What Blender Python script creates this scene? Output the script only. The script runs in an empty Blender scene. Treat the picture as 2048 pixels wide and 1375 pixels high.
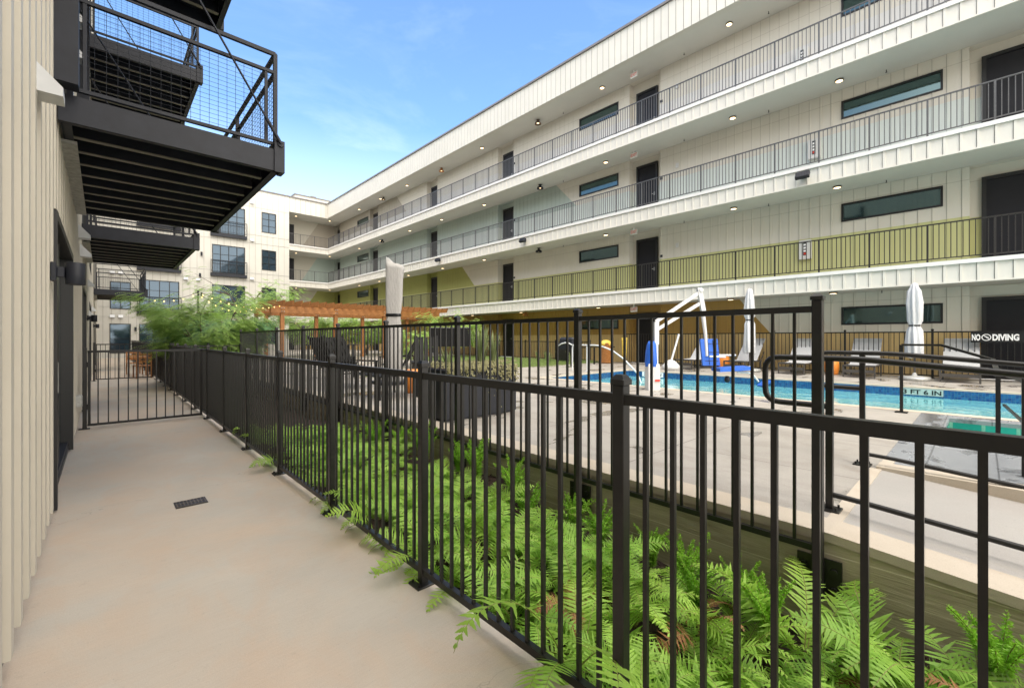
import bpy, math, random
from mathutils import Vector, Matrix
from math import sin, cos, pi, radians as R
sc = bpy.context.scene
COL = sc.collection
TH = math.atan2(819, 877)

# ------------------------------------------------------------------ helpers
class MB:
    def __init__(s): s.v=[]; s.f=[]; s.sm=[]; s.m2=None; s.m2from=None
    def add(s, vs, fs, smooth=False):
        b=len(s.v); s.v.extend([tuple(v) for v in vs])
        for f in fs: s.f.append(tuple(b+i for i in f)); s.sm.append(smooth)
        return s
    def box(s, x0,x1,y0,y1,z0,z1):
        if x0>x1:x0,x1=x1,x0
        if y0>y1:y0,y1=y1,y0
        if z0>z1:z0,z1=z1,z0
        return s.add([(x0,y0,z0),(x1,y0,z0),(x1,y1,z0),(x0,y1,z0),(x0,y0,z1),(x1,y0,z1),(x1,y1,z1),(x0,y1,z1)],
              [(0,3,2,1),(4,5,6,7),(0,1,5,4),(1,2,6,5),(2,3,7,6),(3,0,4,7)])
    def cbox(s, x0,x1,y0,y1,z0,z1,c=.004):
        # box with chamfered vertical and top edges
        P=lambda z,k:[(x0+c+k,y0+k,z),(x1-c-k,y0+k,z),(x1-k,y0+c+k,z),(x1-k,y1-c-k,z),(x1-c-k,y1-k,z),(x0+c+k,y1-k,z),(x0+k,y1-c-k,z),(x0+k,y0+c+k,z)]
        v=P(z0,0)+P(z1-c,0)+P(z1,c*.7)
        f=[tuple(reversed(range(8))),tuple(range(16,24))]
        for r in (0,8):
            for i in range(8): f.append((r+i,r+(i+1)%8,r+8+(i+1)%8,r+8+i))
        return s.add(v,f)
    def obox(s, c, ax, ay, az, hx,hy,hz):
        c=Vector(c);ax=Vector(ax).normalized()*hx;ay=Vector(ay).normalized()*hy;az=Vector(az).normalized()*hz
        v=[c+ax*i+ay*j+az*k for k in(-1,1) for i,j in((-1,-1),(1,-1),(1,1),(-1,1))]
        return s.add(v,[(0,3,2,1),(4,5,6,7),(0,1,5,4),(1,2,6,5),(2,3,7,6),(3,0,4,7)])
    def bar(s, a, b, w, h, up=(0,0,1)):
        a=Vector(a);b=Vector(b);d=b-a;L=d.length;d.normalize();up=Vector(up)
        if abs(d.dot(up))>.98: up=Vector((0,1,0))
        r=d.cross(up).normalized();u=r.cross(d)
        return s.obox((a+b)/2,d,r,u,L/2,w/2,h/2)
    def tube(s, pts, r, n=8, cap=True, smooth=True):
        pts=[Vector(p) for p in pts]
        rs=r if isinstance(r,(list,tuple)) else [r]*len(pts)
        ring=[];u=None
        for i,p in enumerate(pts):
            t=(pts[min(i+1,len(pts)-1)]-pts[max(i-1,0)]).normalized()
            if u is None:
                u=t.cross(Vector((0,0,1)))
                if u.length<.05: u=t.cross(Vector((0,1,0)))
                u.normalize()
            else:
                u=(u-t*u.dot(t)).normalized()
            w=t.cross(u)
            ring.append([p+(u*cos(2*pi*k/n)+w*sin(2*pi*k/n))*rs[i] for k in range(n)])
        v=[q for g in ring for q in g];f=[]
        for i in range(len(pts)-1):
            for k in range(n):
                f.append((i*n+k,i*n+(k+1)%n,(i+1)*n+(k+1)%n,(i+1)*n+k))
        s.add(v,f,smooth)
        if cap:
            s.add(ring[0],[tuple(reversed(range(n)))]); s.add(ring[-1],[tuple(range(n))])
        return s
    def lathe(s, prof, c=(0,0,0), n=20, smooth=True):
        c=Vector(c);v=[];f=[]
        for (r,z) in prof:
            for k in range(n): v.append(c+Vector((r*cos(2*pi*k/n),r*sin(2*pi*k/n),z)))
        for i in range(len(prof)-1):
            for k in range(n): f.append((i*n+k,i*n+(k+1)%n,(i+1)*n+(k+1)%n,(i+1)*n+k))
        return s.add(v,f,smooth)
    def quad(s,a,b,c,d): return s.add([a,b,c,d],[(0,1,2,3)])
    def xform(s,M):
        s.v=[tuple(M@Vector(v)) for v in s.v]; return s
    def build(s,name,m,parent=None,world=True,smooth=None):
        me=bpy.data.meshes.new(name)
        off=parent_origin(parent) if (parent is not None and world) else Vector((0,0,0))
        me.from_pydata([tuple(Vector(v)-off) for v in s.v],[],s.f)
        me.polygons.foreach_set('use_smooth',[bool(x) if smooth is None else smooth for x in s.sm])
        me.materials.append(m)
        if s.m2 is not None:
            me.materials.append(s.m2)
            me.polygons.foreach_set('material_index',[0 if i<s.m2from else 1 for i in range(len(s.f))])
        me.update()
        o=bpy.data.objects.new(name,me); COL.objects.link(o)
        if parent is not None: o.parent=parent
        return o
def parent_origin(p):
    v=Vector((0,0,0))
    while p is not None: v+=p.location; p=p.parent
    return v
def tag(o,label=None,cat=None,group=None,kind=None):
    if label:o['label']=label
    if cat:o['category']=cat
    if group:o['group']=group
    if kind:o['kind']=kind
    return o
def thing(name,label,cat,loc,rz=0,group=None):
    o=bpy.data.objects.new(name,None);COL.objects.link(o);o.location=loc;o.rotation_euler=(0,0,rz)
    o.empty_display_size=.1
    return tag(o,label,cat,group)
def copy_tree(o,parent=None):
    c=o.copy();COL.objects.link(c)
    if parent is not None:c.parent=parent
    for ch in [x for x in o.children]: copy_tree(ch,c)
    return c
ORD=['first','second','third','fourth','fifth','sixth','seventh','eighth','ninth','tenth','eleventh','twelfth']
rnd=random.Random(7)

# ------------------------------------------------------------------ materials
def newmat(name):
    m=bpy.data.materials.new(name);m.use_nodes=True
    nt=m.node_tree;b=nt.nodes['Principled BSDF'];return m,nt,b
def N(nt,t,**k):
    n=nt.nodes.new(t)
    for a,v in k.items(): setattr(n,a,v)
    return n
def mathn(nt,op,a,b=None,c=None):
    n=nt.nodes.new('ShaderNodeMath');n.operation=op
    for i,x in enumerate((a,b,c)):
        if x is None: continue
        if isinstance(x,(int,float)): n.inputs[i].default_value=x
        else: nt.links.new(x,n.inputs[i])
    return n.outputs[0]
def mixc(nt,fac,a,b,mode='MIX'):
    n=nt.nodes.new('ShaderNodeMix');n.data_type='RGBA';n.blend_type=mode
    for s,x in ((0,fac),(6,a),(7,b)):
        if isinstance(x,(int,float)): n.inputs[s].default_value=x
        elif isinstance(x,tuple): n.inputs[s].default_value=(*x,1)
        else: nt.links.new(x,n.inputs[s])
    return n.outputs[2]
def noise(nt,scale,detail=4,vec=None,rough=.55,dist=0):
    n=nt.nodes.new('ShaderNodeTexNoise');n.inputs['Scale'].default_value=scale
    n.inputs['Detail'].default_value=detail;n.inputs['Roughness'].default_value=rough;n.inputs['Distortion'].default_value=dist
    if vec is not None: nt.links.new(vec,n.inputs['Vector'])
    return n.outputs['Fac']
def ramp(nt,fac,a,b,ca=(0,0,0),cb=(1,1,1)):
    n=nt.nodes.new('ShaderNodeValToRGB');n.color_ramp.elements[0].position=a;n.color_ramp.elements[1].position=b
    n.color_ramp.elements[0].color=(*ca,1);n.color_ramp.elements[1].color=(*cb,1)
    nt.links.new(fac,n.inputs[0]);return n.outputs[0]
def pos(nt): return N(nt,'ShaderNodeNewGeometry').outputs['Position']
def mapping(nt,vec,sc_=(1,1,1),rot=(0,0,0)):
    n=nt.nodes.new('ShaderNodeMapping');nt.links.new(vec,n.inputs[0]);n.inputs['Scale'].default_value=sc_;n.inputs['Rotation'].default_value=rot
    return n.outputs[0]
def bump(nt,b,h,strength=.2,dist=.01):
    n=nt.nodes.new('ShaderNodeBump');n.inputs['Strength'].default_value=strength;n.inputs['Distance'].default_value=dist
    nt.links.new(h,n.inputs['Height']);nt.links.new(n.outputs[0],b.inputs['Normal'])
def simple(name,col,rough=.5,var=.12,scale=6,bmp=0,bscale=60,metal=0,spec=.5,emit=None,es=0):
    m,nt,b=newmat(name)
    p=pos(nt)
    if var:
        f=ramp(nt,noise(nt,scale,5,p),.3,.7)
        c=mixc(nt,f,tuple(x*(1-var) for x in col),tuple(min(1,x*(1+var)) for x in col))
        nt.links.new(c,b.inputs['Base Color'])
    else: b.inputs['Base Color'].default_value=(*col,1)
    b.inputs['Roughness'].default_value=rough;b.inputs['Metallic'].default_value=metal
    b.inputs['Specular IOR Level'].default_value=spec
    if bmp: bump(nt,b,noise(nt,bscale,3,p),bmp,.004)
    if emit: b.inputs['Emission Color'].default_value=(*emit,1);b.inputs['Emission Strength'].default_value=es
    return m
CREAM=(.70,.655,.56)
M={}
M['siding']=simple('cream_siding',(.62,.60,.55),.6,.04,1.3,.12,180)
M['siding_white']=simple('pale_siding',(.56,.545,.50),.6,.04,1.2,.1,180)
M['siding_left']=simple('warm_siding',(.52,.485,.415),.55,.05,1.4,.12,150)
M['soffit']=simple('soffit_board',(.57,.56,.52),.8,.03,1.0,.05,80)
M['seam']=simple('shadow_joint',(.20,.18,.15),.8,.1,5)  # dark strip beside each batten, joint and batten shadow painted as one
M['cap']=simple('white_trim',(.70,.69,.68),.35,.04,4)
M['coping']=simple('grey_metal_coping',(.16,.15,.15),.4,.1,3)
M['black']=simple('black_powder_coat',(.0125,.0118,.0115),.36,.25,14,.05,300,spec=.42)
M['rail_black']=simple('dark_bronze_rail',(.022,.020,.019),.38,.2,14)
M['rail_glare']=simple('glare_bronze_rail',(.085,.085,.088),.35,.15,14)  # upper railings: sky glare put into the metal colour
M['flange']=simple('bounce_lit_flange',(.16,.145,.12),.45,.2,10)  # lighter tone paints ground bounce onto the joist flanges
M['steel']=simple('charcoal_steel',(.017,.019,.027),.5,.25,5,.08,70,spec=.35)
M['door']=simple('charcoal_door',(.011,.011,.015),.5,.15,3,spec=.3)
M['matte_black']=simple('matte_black',(.012,.012,.012),.7,.2,10,spec=.25)
M['plaque']=simple('pale_tile',(.36,.46,.44),.2,.1,10)
M['frame']=simple('black_frame',(.012,.012,.013),.4,.1,5)
M['galv']=simple('galvanised',(.42,.42,.40),.55,.25,20,.1,80,.5)
M['white_plastic']=simple('white_plastic',(.62,.62,.62),.35,.05,8)
M['white_metal']=simple('white_metal',(.60,.61,.62),.3,.05,8)
M['blue']=simple('blue_plastic',(.02,.12,.55),.4,.12,10)
M['sling']=simple('grey_sling',(.47,.47,.47),.8,.05,30,.2,400)
M['lounger_frame']=simple('bronze_frame',(.06,.055,.05),.4,.1,10)
M['orange']=simple('orange_ceramic',(.75,.25,.04),.35,.1,8)
M['red']=simple('red_paint',(.6,.05,.03),.4,.1,8)
M['yellow']=simple('yellow_cloth',(.80,.58,.10),.6,.15,12)
M['paper']=simple('sign_white',(.85,.85,.84),.5,.02,3)
M['cabinet']=simple('cabinet_white',(.62,.62,.60),.5,.03,3)
M['sign_black']=simple('sign_black',(.008,.008,.009),.35,.05,3)
M['stem']=simple('leaf_stem',(.22,.20,.06),.6,.2,20)
M['bark']=simple('bark',(.12,.085,.06),.85,.35,18,.6,60)
M['rubber']=simple('tape',(.02,.02,.02),.7,.1,8)
M['exit_red']=simple('exit_sign_face',(.75,.18,.14),.4,.05,8)
M['lamp']=simple('lamp_diffuser',(.9,.8,.6),.4,0,1,emit=(1,.74,.42),es=2)
M['bulb']=simple('glowing_bulb',(1,.8,.4),.4,0,1,emit=(1,.62,.2),es=2.2)
M['bronze']=simple('bronze_lamp',(.10,.07,.045),.35,.1,8)

def wood_mat():
    m,nt,b=newmat('cedar_stain');p=pos(nt)
    g=noise(nt,9,6,mapping(nt,p,(1,1,6)),.6,.6)
    c=mixc(nt,ramp(nt,g,.3,.75),(.24,.095,.024),(.50,.225,.075))
    nt.links.new(c,b.inputs['Base Color']);b.inputs['Roughness'].default_value=.55
    bump(nt,b,g,.15,.004);return m
M['wood']=wood_mat()

def fabric(name,col):
    m,nt,b=newmat(name);p=pos(nt)
    g=noise(nt,5,5,mapping(nt,p,(2.2,2.2,.5)),.6,.4)
    c=mixc(nt,ramp(nt,g,.35,.7),tuple(x*.9 for x in col),col)
    nt.links.new(c,b.inputs['Base Color']);b.inputs['Roughness'].default_value=.85
    bump(nt,b,noise(nt,14,4,mapping(nt,p,(2,2,.6))),.5,.03);return m
M['cover']=fabric('grey_canvas',(.46,.445,.43))
M['canvas']=fabric('white_canvas',(.58,.58,.60))

def glass_mat(name,col,rough=.04,tint=(.6,.85,.85)):
    m,nt,b=newmat(name);p=pos(nt)
    g=noise(nt,.9,2,p)
    nt.links.new(mixc(nt,g,tuple(x*.6 for x in col),tuple(x*1.4 for x in col)),b.inputs['Base Color'])
    b.inputs['Roughness'].default_value=rough;b.inputs['Specular IOR Level'].default_value=1.0;b.inputs['IOR'].default_value=1.75;b.inputs['Specular Tint'].default_value=(*tint,1)
    bump(nt,b,noise(nt,1.3,2,p),.04,.02);return m
M['glass']=glass_mat('window_glass',(.02,.035,.035))
M['glass_sky']=glass_mat('wing_glass',(.02,.035,.05),.04,(.40,.52,.66))  # blue specular tint paints reflected sky into the wing panes

def concrete(name,c1,c2,stain,joint=None,jw=.008,wet=None,rough=.75,jx=0,jy=0,axes='XY',tint=None):
    m,nt,b=newmat(name);p=pos(nt)
    f=ramp(nt,noise(nt,.9,6,p,.6,.5),.3,.72)
    c=mixc(nt,f,c1,c2)
    f2=ramp(nt,noise(nt,2.6,7,mapping(nt,p,(1,.6,1)),.65,.8),.46,.66)
    c=mixc(nt,mathn(nt,'MULTIPLY',f2,.6),c,stain)
    if tint:
        f4=ramp(nt,noise(nt,.75,5,p,.6,.6),.42,.62)
        c=mixc(nt,mathn(nt,'MULTIPLY',f4,.6),c,tint)
    f3=noise(nt,70,4,p,.7)
    c=mixc(nt,ramp(nt,f3,.62,.75),c,tuple(x*.72 for x in c1))
    fl=ramp(nt,noise(nt,240,2,p,.5),.3,.7)
    c=mixc(nt,mathn(nt,'MULTIPLY',fl,.14),c,(.9,.88,.82),'MIX')
    rgh=None
    if wet:
        w=ramp(nt,noise(nt,wet[0],5,mapping(nt,p,(1,1.7,1)),.55,.6),wet[1],wet[1]+.05)
        c=mixc(nt,mathn(nt,'MULTIPLY',w,wet[2]),c,tuple(x*.42 for x in c1))
        rgh=mathn(nt,'MULTIPLY_ADD',w,-(rough-.08),rough)
        nt.links.new(rgh,b.inputs['Roughness'])
    else: b.inputs['Roughness'].default_value=rough
    if joint:
        sx=N(nt,'ShaderNodeSeparateXYZ');nt.links.new(p,sx.inputs[0])
        fac=None
        for ax,st,off in (('X',joint[0],jx),('Y',joint[1],jy)):
            if not st: continue
            v=mathn(nt,'ADD',sx.outputs[ax],off+100*st)
            v=mathn(nt,'MODULO',v,st)
            v=mathn(nt,'LESS_THAN',v,jw)
            fac=v if fac is None else mathn(nt,'MAXIMUM',fac,v)
        c=mixc(nt,mathn(nt,'MULTIPLY',fac,.7),c,tuple(x*.35 for x in c1))
    if name=='walkway_concrete':
        sx=N(nt,'ShaderNodeSeparateXYZ');nt.links.new(p,sx.inputs[0])
        br=ramp(nt,noise(nt,22,6,mapping(nt,p,(.35,5,1),(0,0,.12)),.7,.3),.35,.7)
        c=mixc(nt,mathn(nt,'MULTIPLY',br,.16),c,(.27,.23,.18))
        gt=ramp(nt,noise(nt,9,8,p,.75),.60,.70)
        c=mixc(nt,mathn(nt,'MULTIPLY',gt,.22),c,(.25,.20,.15))
        vo=N(nt,'ShaderNodeTexVoronoi');vo.feature='DISTANCE_TO_EDGE';vo.inputs['Scale'].default_value=.33
        wv=N(nt,'ShaderNodeVectorMath');wv.operation='ADD';nn_=N(nt,'ShaderNodeTexNoise');nn_.inputs['Scale'].default_value=2.2;nn_.inputs['Detail'].default_value=6;nt.links.new(p,nn_.inputs['Vector'])
        nt.links.new(p,wv.inputs[0]);nt.links.new(nn_.outputs['Color'],wv.inputs[1]);nt.links.new(wv.outputs[0],vo.inputs['Vector'])
        ck=mathn(nt,'LESS_THAN',vo.outputs['Distance'],.0011)
        c=mixc(nt,mathn(nt,'MULTIPLY',ck,.3),c,(.16,.13,.10))
    nt.links.new(c,b.inputs['Base Color'])
    bump(nt,b,noise(nt,90,5,p,.65),.22,.005)
    return m
M['walk']=concrete('walkway_concrete',(.42,.375,.31),(.53,.475,.395),(.50,.36,.25),(0,12.2),.01,None,.62,0,2.9,tint=(.56,.415,.29))
M['deck']=concrete('deck_concrete',(.25,.228,.20),(.36,.33,.295),(.19,.16,.13),(1.52,1.52),.012,(.9,.56,.5),.6,.3,.93)
M['ramp']=concrete('ramp_concrete',(.29,.275,.26),(.36,.34,.32),(.31,.28,.26),None,.01,(.9,.7,.4),.45)
M['curb']=concrete('curb_concrete',(.42,.36,.28),(.50,.43,.345),(.40,.32,.23),None,.01,None,.8)
M['paver']=concrete('wet_slate_paver',(.20,.215,.24),(.25,.27,.30),(.14,.15,.17),(1.25,.42),.012,(1.3,.5,.65),.28,.2,.1)
M['ground']=concrete('far_ground',(.30,.27,.23),(.34,.31,.27),(.25,.22,.18))

def wall_concrete():
    m,nt,b=newmat('board_formed_concrete');p=pos(nt)
    s=N(nt,'ShaderNodeSeparateXYZ');nt.links.new(p,s.inputs[0])
    g=noise(nt,3.5,7,mapping(nt,p,(1,.35,3)),.65,.5)
    c=mixc(nt,ramp(nt,g,.3,.7),(.27,.235,.16),(.50,.44,.32))
    w=ramp(nt,noise(nt,2.2,6,mapping(nt,p,(1,1,1.3)),.6,1.2),.60,.70)
    c=mixc(nt,mathn(nt,'MULTIPLY',w,.45),c,(.50,.48,.40))
    zz=mathn(nt,'ADD',s.outputs['Z'],mathn(nt,'MULTIPLY',noise(nt,6,3,p),.008))
    v=mathn(nt,'MODULO',mathn(nt,'ADD',zz,10.02),.14)
    line=mathn(nt,'LESS_THAN',v,.006)
    c=mixc(nt,mathn(nt,'MULTIPLY',line,.6),c,(.70,.64,.50))
    nt.links.new(c,b.inputs['Base Color']);b.inputs['Roughness'].default_value=.8
    h=mathn(nt,'ADD',noise(nt,30,5,mapping(nt,p,(1,.2,3)),.6),mathn(nt,'MULTIPLY',line,1.5))
    bump(nt,b,h,.5,.008);return m
M['wall_conc']=wall_concrete()

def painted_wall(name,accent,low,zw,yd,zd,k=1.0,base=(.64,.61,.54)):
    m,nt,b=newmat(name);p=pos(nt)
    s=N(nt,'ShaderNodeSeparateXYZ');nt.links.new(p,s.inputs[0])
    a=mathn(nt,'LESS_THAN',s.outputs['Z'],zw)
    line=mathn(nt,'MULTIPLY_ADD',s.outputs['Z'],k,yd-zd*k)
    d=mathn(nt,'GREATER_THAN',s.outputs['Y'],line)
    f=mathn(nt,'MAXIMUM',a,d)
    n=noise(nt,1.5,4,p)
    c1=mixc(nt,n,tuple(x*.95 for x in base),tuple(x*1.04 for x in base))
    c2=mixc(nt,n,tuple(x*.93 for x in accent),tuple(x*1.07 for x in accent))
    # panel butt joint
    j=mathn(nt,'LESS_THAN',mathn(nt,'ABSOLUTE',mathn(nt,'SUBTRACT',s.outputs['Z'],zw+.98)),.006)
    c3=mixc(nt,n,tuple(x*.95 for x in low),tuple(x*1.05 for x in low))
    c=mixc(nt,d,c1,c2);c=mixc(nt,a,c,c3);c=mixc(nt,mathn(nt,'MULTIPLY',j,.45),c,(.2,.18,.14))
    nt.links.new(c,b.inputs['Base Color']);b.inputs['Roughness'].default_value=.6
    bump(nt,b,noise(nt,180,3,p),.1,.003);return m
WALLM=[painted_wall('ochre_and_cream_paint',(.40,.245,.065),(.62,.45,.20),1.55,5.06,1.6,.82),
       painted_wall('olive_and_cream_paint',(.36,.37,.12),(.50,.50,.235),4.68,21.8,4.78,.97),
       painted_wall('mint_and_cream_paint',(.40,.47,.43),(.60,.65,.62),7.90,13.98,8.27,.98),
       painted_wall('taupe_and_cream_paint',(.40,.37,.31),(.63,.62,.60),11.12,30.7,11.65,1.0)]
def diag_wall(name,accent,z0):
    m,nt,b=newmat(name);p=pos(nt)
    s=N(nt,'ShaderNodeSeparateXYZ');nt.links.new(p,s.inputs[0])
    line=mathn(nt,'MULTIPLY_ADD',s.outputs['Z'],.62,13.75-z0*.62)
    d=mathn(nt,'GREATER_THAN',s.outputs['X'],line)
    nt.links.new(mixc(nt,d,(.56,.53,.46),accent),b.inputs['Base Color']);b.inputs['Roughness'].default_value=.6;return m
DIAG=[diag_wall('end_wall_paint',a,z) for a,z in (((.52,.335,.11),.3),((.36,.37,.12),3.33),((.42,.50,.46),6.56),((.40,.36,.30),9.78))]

def water_mat(name,c1,c2):
    m,nt,b=newmat(name);p=pos(nt)
    g=noise(nt,.8,3,p)
    nt.links.new(mixc(nt,ramp(nt,g,.3,.7),c1,c2),b.inputs['Base Color'])
    b.inputs['Roughness'].default_value=.03;b.inputs['IOR'].default_value=1.33
    bump(nt,b,noise(nt,2.2,3,mapping(nt,p,(1,1,1)),.5,.4),.28,.06);return m
M['water']=water_mat('pool_water_surface',(.10,.34,.38),(.16,.42,.45))
M['spa_water']=water_mat('spa_water_surface',(.06,.42,.38),(.10,.52,.46))
def tile_mat(name,cols,size=.05):
    m,nt,b=newmat(name);p=pos(nt)
    br=N(nt,'ShaderNodeTexBrick');br.offset=0
    br.inputs['Scale'].default_value=1;br.inputs['Brick Width'].default_value=size;br.inputs['Row Height'].default_value=size
    br.inputs['Mortar Size'].default_value=size*.06;br.inputs['Color1'].default_value=(*cols[0],1);br.inputs['Color2'].default_value=(*cols[1],1)
    br.inputs['Mortar'].default_value=(*cols[2],1)
    s=N(nt,'ShaderNodeSeparateXYZ');nt.links.new(p,s.inputs[0])
    cb=N(nt,'ShaderNodeCombineXYZ');nt.links.new(mathn(nt,'ADD',s.outputs['X'],s.outputs['Y']),cb.inputs[0]);nt.links.new(s.outputs['Z'],cb.inputs[1])
    nt.links.new(cb.outputs[0],br.inputs['Vector'])
    v=noise(nt,14,2,p)
    c=mixc(nt,ramp(nt,v,.4,.62),br.outputs['Color'],cols[3],'MIX')
    nt.links.new(mixc(nt,.35,br.outputs['Color'],c),b.inputs['Base Color']);b.inputs['Roughness'].default_value=.15;return m
M['tile']=tile_mat('blue_pool_tile',((.008,.035,.16),(.015,.09,.27),(.05,.12,.2),(.03,.19,.32)))
M['spa_tile']=tile_mat('teal_spa_tile',((.01,.19,.16),(.04,.33,.27),(.25,.45,.35),(.03,.26,.22)),.3)

def leaf_mat(name,c1,c2,trans=.35):
    m,nt,b=newmat(name)
    oi=N(nt,'ShaderNodeObjectInfo');p=pos(nt)
    n=noise(nt,5,2,p)
    f=mathn(nt,'ADD',mathn(nt,'MULTIPLY',n,.7),mathn(nt,'MULTIPLY',oi.outputs['Random'],.35))
    c=mixc(nt,f,c1,c2)
    sp=ramp(nt,noise(nt,2.1,3,p),.70,.80)
    c=mixc(nt,mathn(nt,'MULTIPLY',sp,.5),c,(.30,.17,.05))
    nt.links.new(c,b.inputs['Base Color']);b.inputs['Roughness'].default_value=.5
    t=N(nt,'ShaderNodeBsdfTranslucent');nt.links.new(mixc(nt,.5,c,(.5,.8,.1),'MULTIPLY'),t.inputs[0])
    t.inputs[0].default_value=(.2,.4,.05,1);nt.links.new(c,t.inputs[0])
    mx=N(nt,'ShaderNodeMixShader');mx.inputs[0].default_value=trans
    nt.links.new(b.outputs[0],mx.inputs[1]);nt.links.new(t.outputs[0],mx.inputs[2])
    nt.links.new(mx.outputs[0],nt.nodes['Material Output'].inputs[0]);return m
M['fern']=leaf_mat('fern_leaf',(.17,.40,.045),(.50,.72,.12),.45)
M['foxtail']=leaf_mat('foxtail_leaf',(.20,.46,.03),(.38,.66,.07),.4)
M['feather']=leaf_mat('feathery_leaf',(.24,.42,.08),(.46,.62,.17))
M['shrub']=leaf_mat('shrub_leaf',(.10,.24,.09),(.24,.42,.18))
M['grass']=leaf_mat('grass_blade',(.17,.24,.07),(.30,.38,.14))
M['blade']=leaf_mat('grey_green_blade',(.18,.24,.09),(.34,.38,.18))
M['trail']=leaf_mat('trailing_leaf',(.24,.24,.11),(.42,.38,.20))
def mulch_mat():
    m,nt,b=newmat('dark_mulch');p=pos(nt)
    g=noise(nt,38,6,mapping(nt,p,(1,1.8,1)),.7,.8)
    nt.links.new(mixc(nt,ramp(nt,g,.35,.7),(.018,.010,.008),(.085,.045,.030)),b.inputs['Base Color'])
    b.inputs['Roughness'].default_value=.9;bump(nt,b,g,1,.03);return m
M['mulch']=mulch_mat()

# ------------------------------------------------------------------ setting
def struct(name,mb,m): return tag(mb.build(name,m),kind='structure')
struct('ground',MB().quad((-300,-300,-.75),(300,-300,-.75),(300,300,-.75),(-300,300,-.75)),M['ground'])
struct('walkway',MB().box(-.33,1.42,-6,41.9,-.5,0),M['walk'])
# planting bed, lumpy
bed=MB();nx,ny=10,70
def bedz(x,y): return -.13+.05*sin(x*5+y*1.7)+.035*sin(y*4.1-x*2)-.0+(.03 if y>3 else 0)-.08*max(0,min(1,(3.0-y)/2.2))
g=[[(1.42+(2.95-1.42)*i/nx,-6+(20.+6)*j/ny) for i in range(nx+1)] for j in range(ny+1)]
bed.add([(x,y,bedz(x,y)) for r in g for x,y in r],[(j*(nx+1)+i,j*(nx+1)+i+1,(j+1)*(nx+1)+i+1,(j+1)*(nx+1)+i) for j in range(ny) for i in range(nx)],True)
struct('planting_bed',bed,M['mulch'])
chips=MB();r=random.Random(3)
for i in range(2600):
    x=r.uniform(1.45,2.92);y=r.uniform(-.8,6) if i%3 else r.uniform(-.6,1.6)
    a=r.uniform(0,pi);l=r.uniform(.008,.03);w=r.uniform(.004,.009);z=bedz(x,y)+r.uniform(0,.018)
    chips.obox((x,y,z),(cos(a),sin(a),r.uniform(-.4,.4)),(-sin(a),cos(a),0),(0,0,1),l,w,.003)
tag(chips.build('mulch_chips',M['mulch']),'dark brown bark mulch scattered under the ferns','mulch',kind='stuff')
D=.31
dk=MB()
for (a,b_,c,d) in ((3.2,8.74,.6,41.9),(8.74,13.36,8.42,41.9),(13.36,17.06,-12,41.9)):
    dk.box(a,b_,c,d,-.5,D)
dk.box(12.12,17.3,41.9,44.6,-.5,D)
struct('pool_deck',dk,M['deck'])
# pool coping strip, light
cp=MB()
cp.box(8.74,8.95,.62,8.42,-.1,D+.004);cp.box(13.21,13.36,-12,8.42,-.1,D+.004);cp.box(8.95,13.21,8.27,8.42,-.1,D+.004)
cp.box(8.74,8.95,-12,.62,-.1,D+.004)
tag(cp.build('pool_coping',M['cap' if False else 'curb']),kind='structure')
pt=MB()
pt.quad((8.953,-12,D-.03),(8.953,8.267,D-.03),(8.953,8.267,-1),(8.953,-12,-1))
pt.quad((13.207,8.267,D-.03),(13.207,-12,D-.03),(13.207,-12,-1),(13.207,8.267,-1))
pt.quad((8.953,8.267,D-.03),(13.207,8.267,D-.03),(13.207,8.267,-1),(8.953,8.267,-1))
tag(pt.build('pool_wall',M['tile']),kind='structure')
wz=.10;wt=MB();n=24
wt.add([(8.953+4.254*i/n,-12+20.267*j/60,wz) for j in range(61) for i in range(n+1)],[(j*(n+1)+i,j*(n+1)+i+1,(j+1)*(n+1)+i+1,(j+1)*(n+1)+i) for j in range(60) for i in range(n)],True)
tag(wt.build('pool_water',M['water']),kind='structure')
# ramp, kerb and spa terrace
def rz(y): return D if y>.58 else D-.085*(.58-y)
rp=MB().add([(3.2,.6,D),(4.72,.6,D),(4.72,-8,rz(-8)),(3.2,-8,rz(-8)),(3.2,.6,-.6),(4.72,.6,-.6),(4.72,-8,-.6),(3.2,-8,-.6)],
   [(0,3,2,1),(4,5,6,7),(0,1,5,4),(1,2,6,5),(2,3,7,6),(3,0,4,7)])
struct('ramp',rp,M['ramp'])
struct('ramp_joint',MB().box(3.2,4.72,.565,.64,D-.02,D+.003),M['curb'])
struct('kerb',MB().box(4.72,4.92,-8,.6,-.5,D+.02).box(4.92,5.2,.52,.6,-.5,D+.006),M['curb'])
sp=MB().box(4.92,7.1,-8,.52,-.5,D).box(5.2,7.1,.52,.6,-.5,D).box(7.1,8.74,.3,.6,-.5,D).box(8.42,8.74,-8,.3,-.5,D).box(7.1,8.42,-8,-2.4,-.5,D)
struct('wet_paving',sp,M['paver'])
st=MB()
st.quad((7.103,-2.4,D-.05),(7.103,.297,D-.05),(7.103,.297,-.5),(7.103,-2.4,-.5))
st.quad((8.417,.297,D-.05),(8.417,-2.4,D-.05),(8.417,-2.4,-.5),(8.417,.297,-.5))
st.quad((7.103,.297,D-.05),(8.417,.297,D-.05),(8.417,.297,-.5),(7.103,.297,-.5))
st.box(7.11,7.5,-2.3,.1,-.5,.03)
tag(st.build('spa_basin',M['spa_tile']),kind='structure')
tag(MB().quad((7.11,-2.39,-.06),(8.41,-2.39,-.06),(8.41,.29,-.06),(7.11,.29,-.06)).build('spa_water',M['spa_water']),kind='structure')
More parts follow.
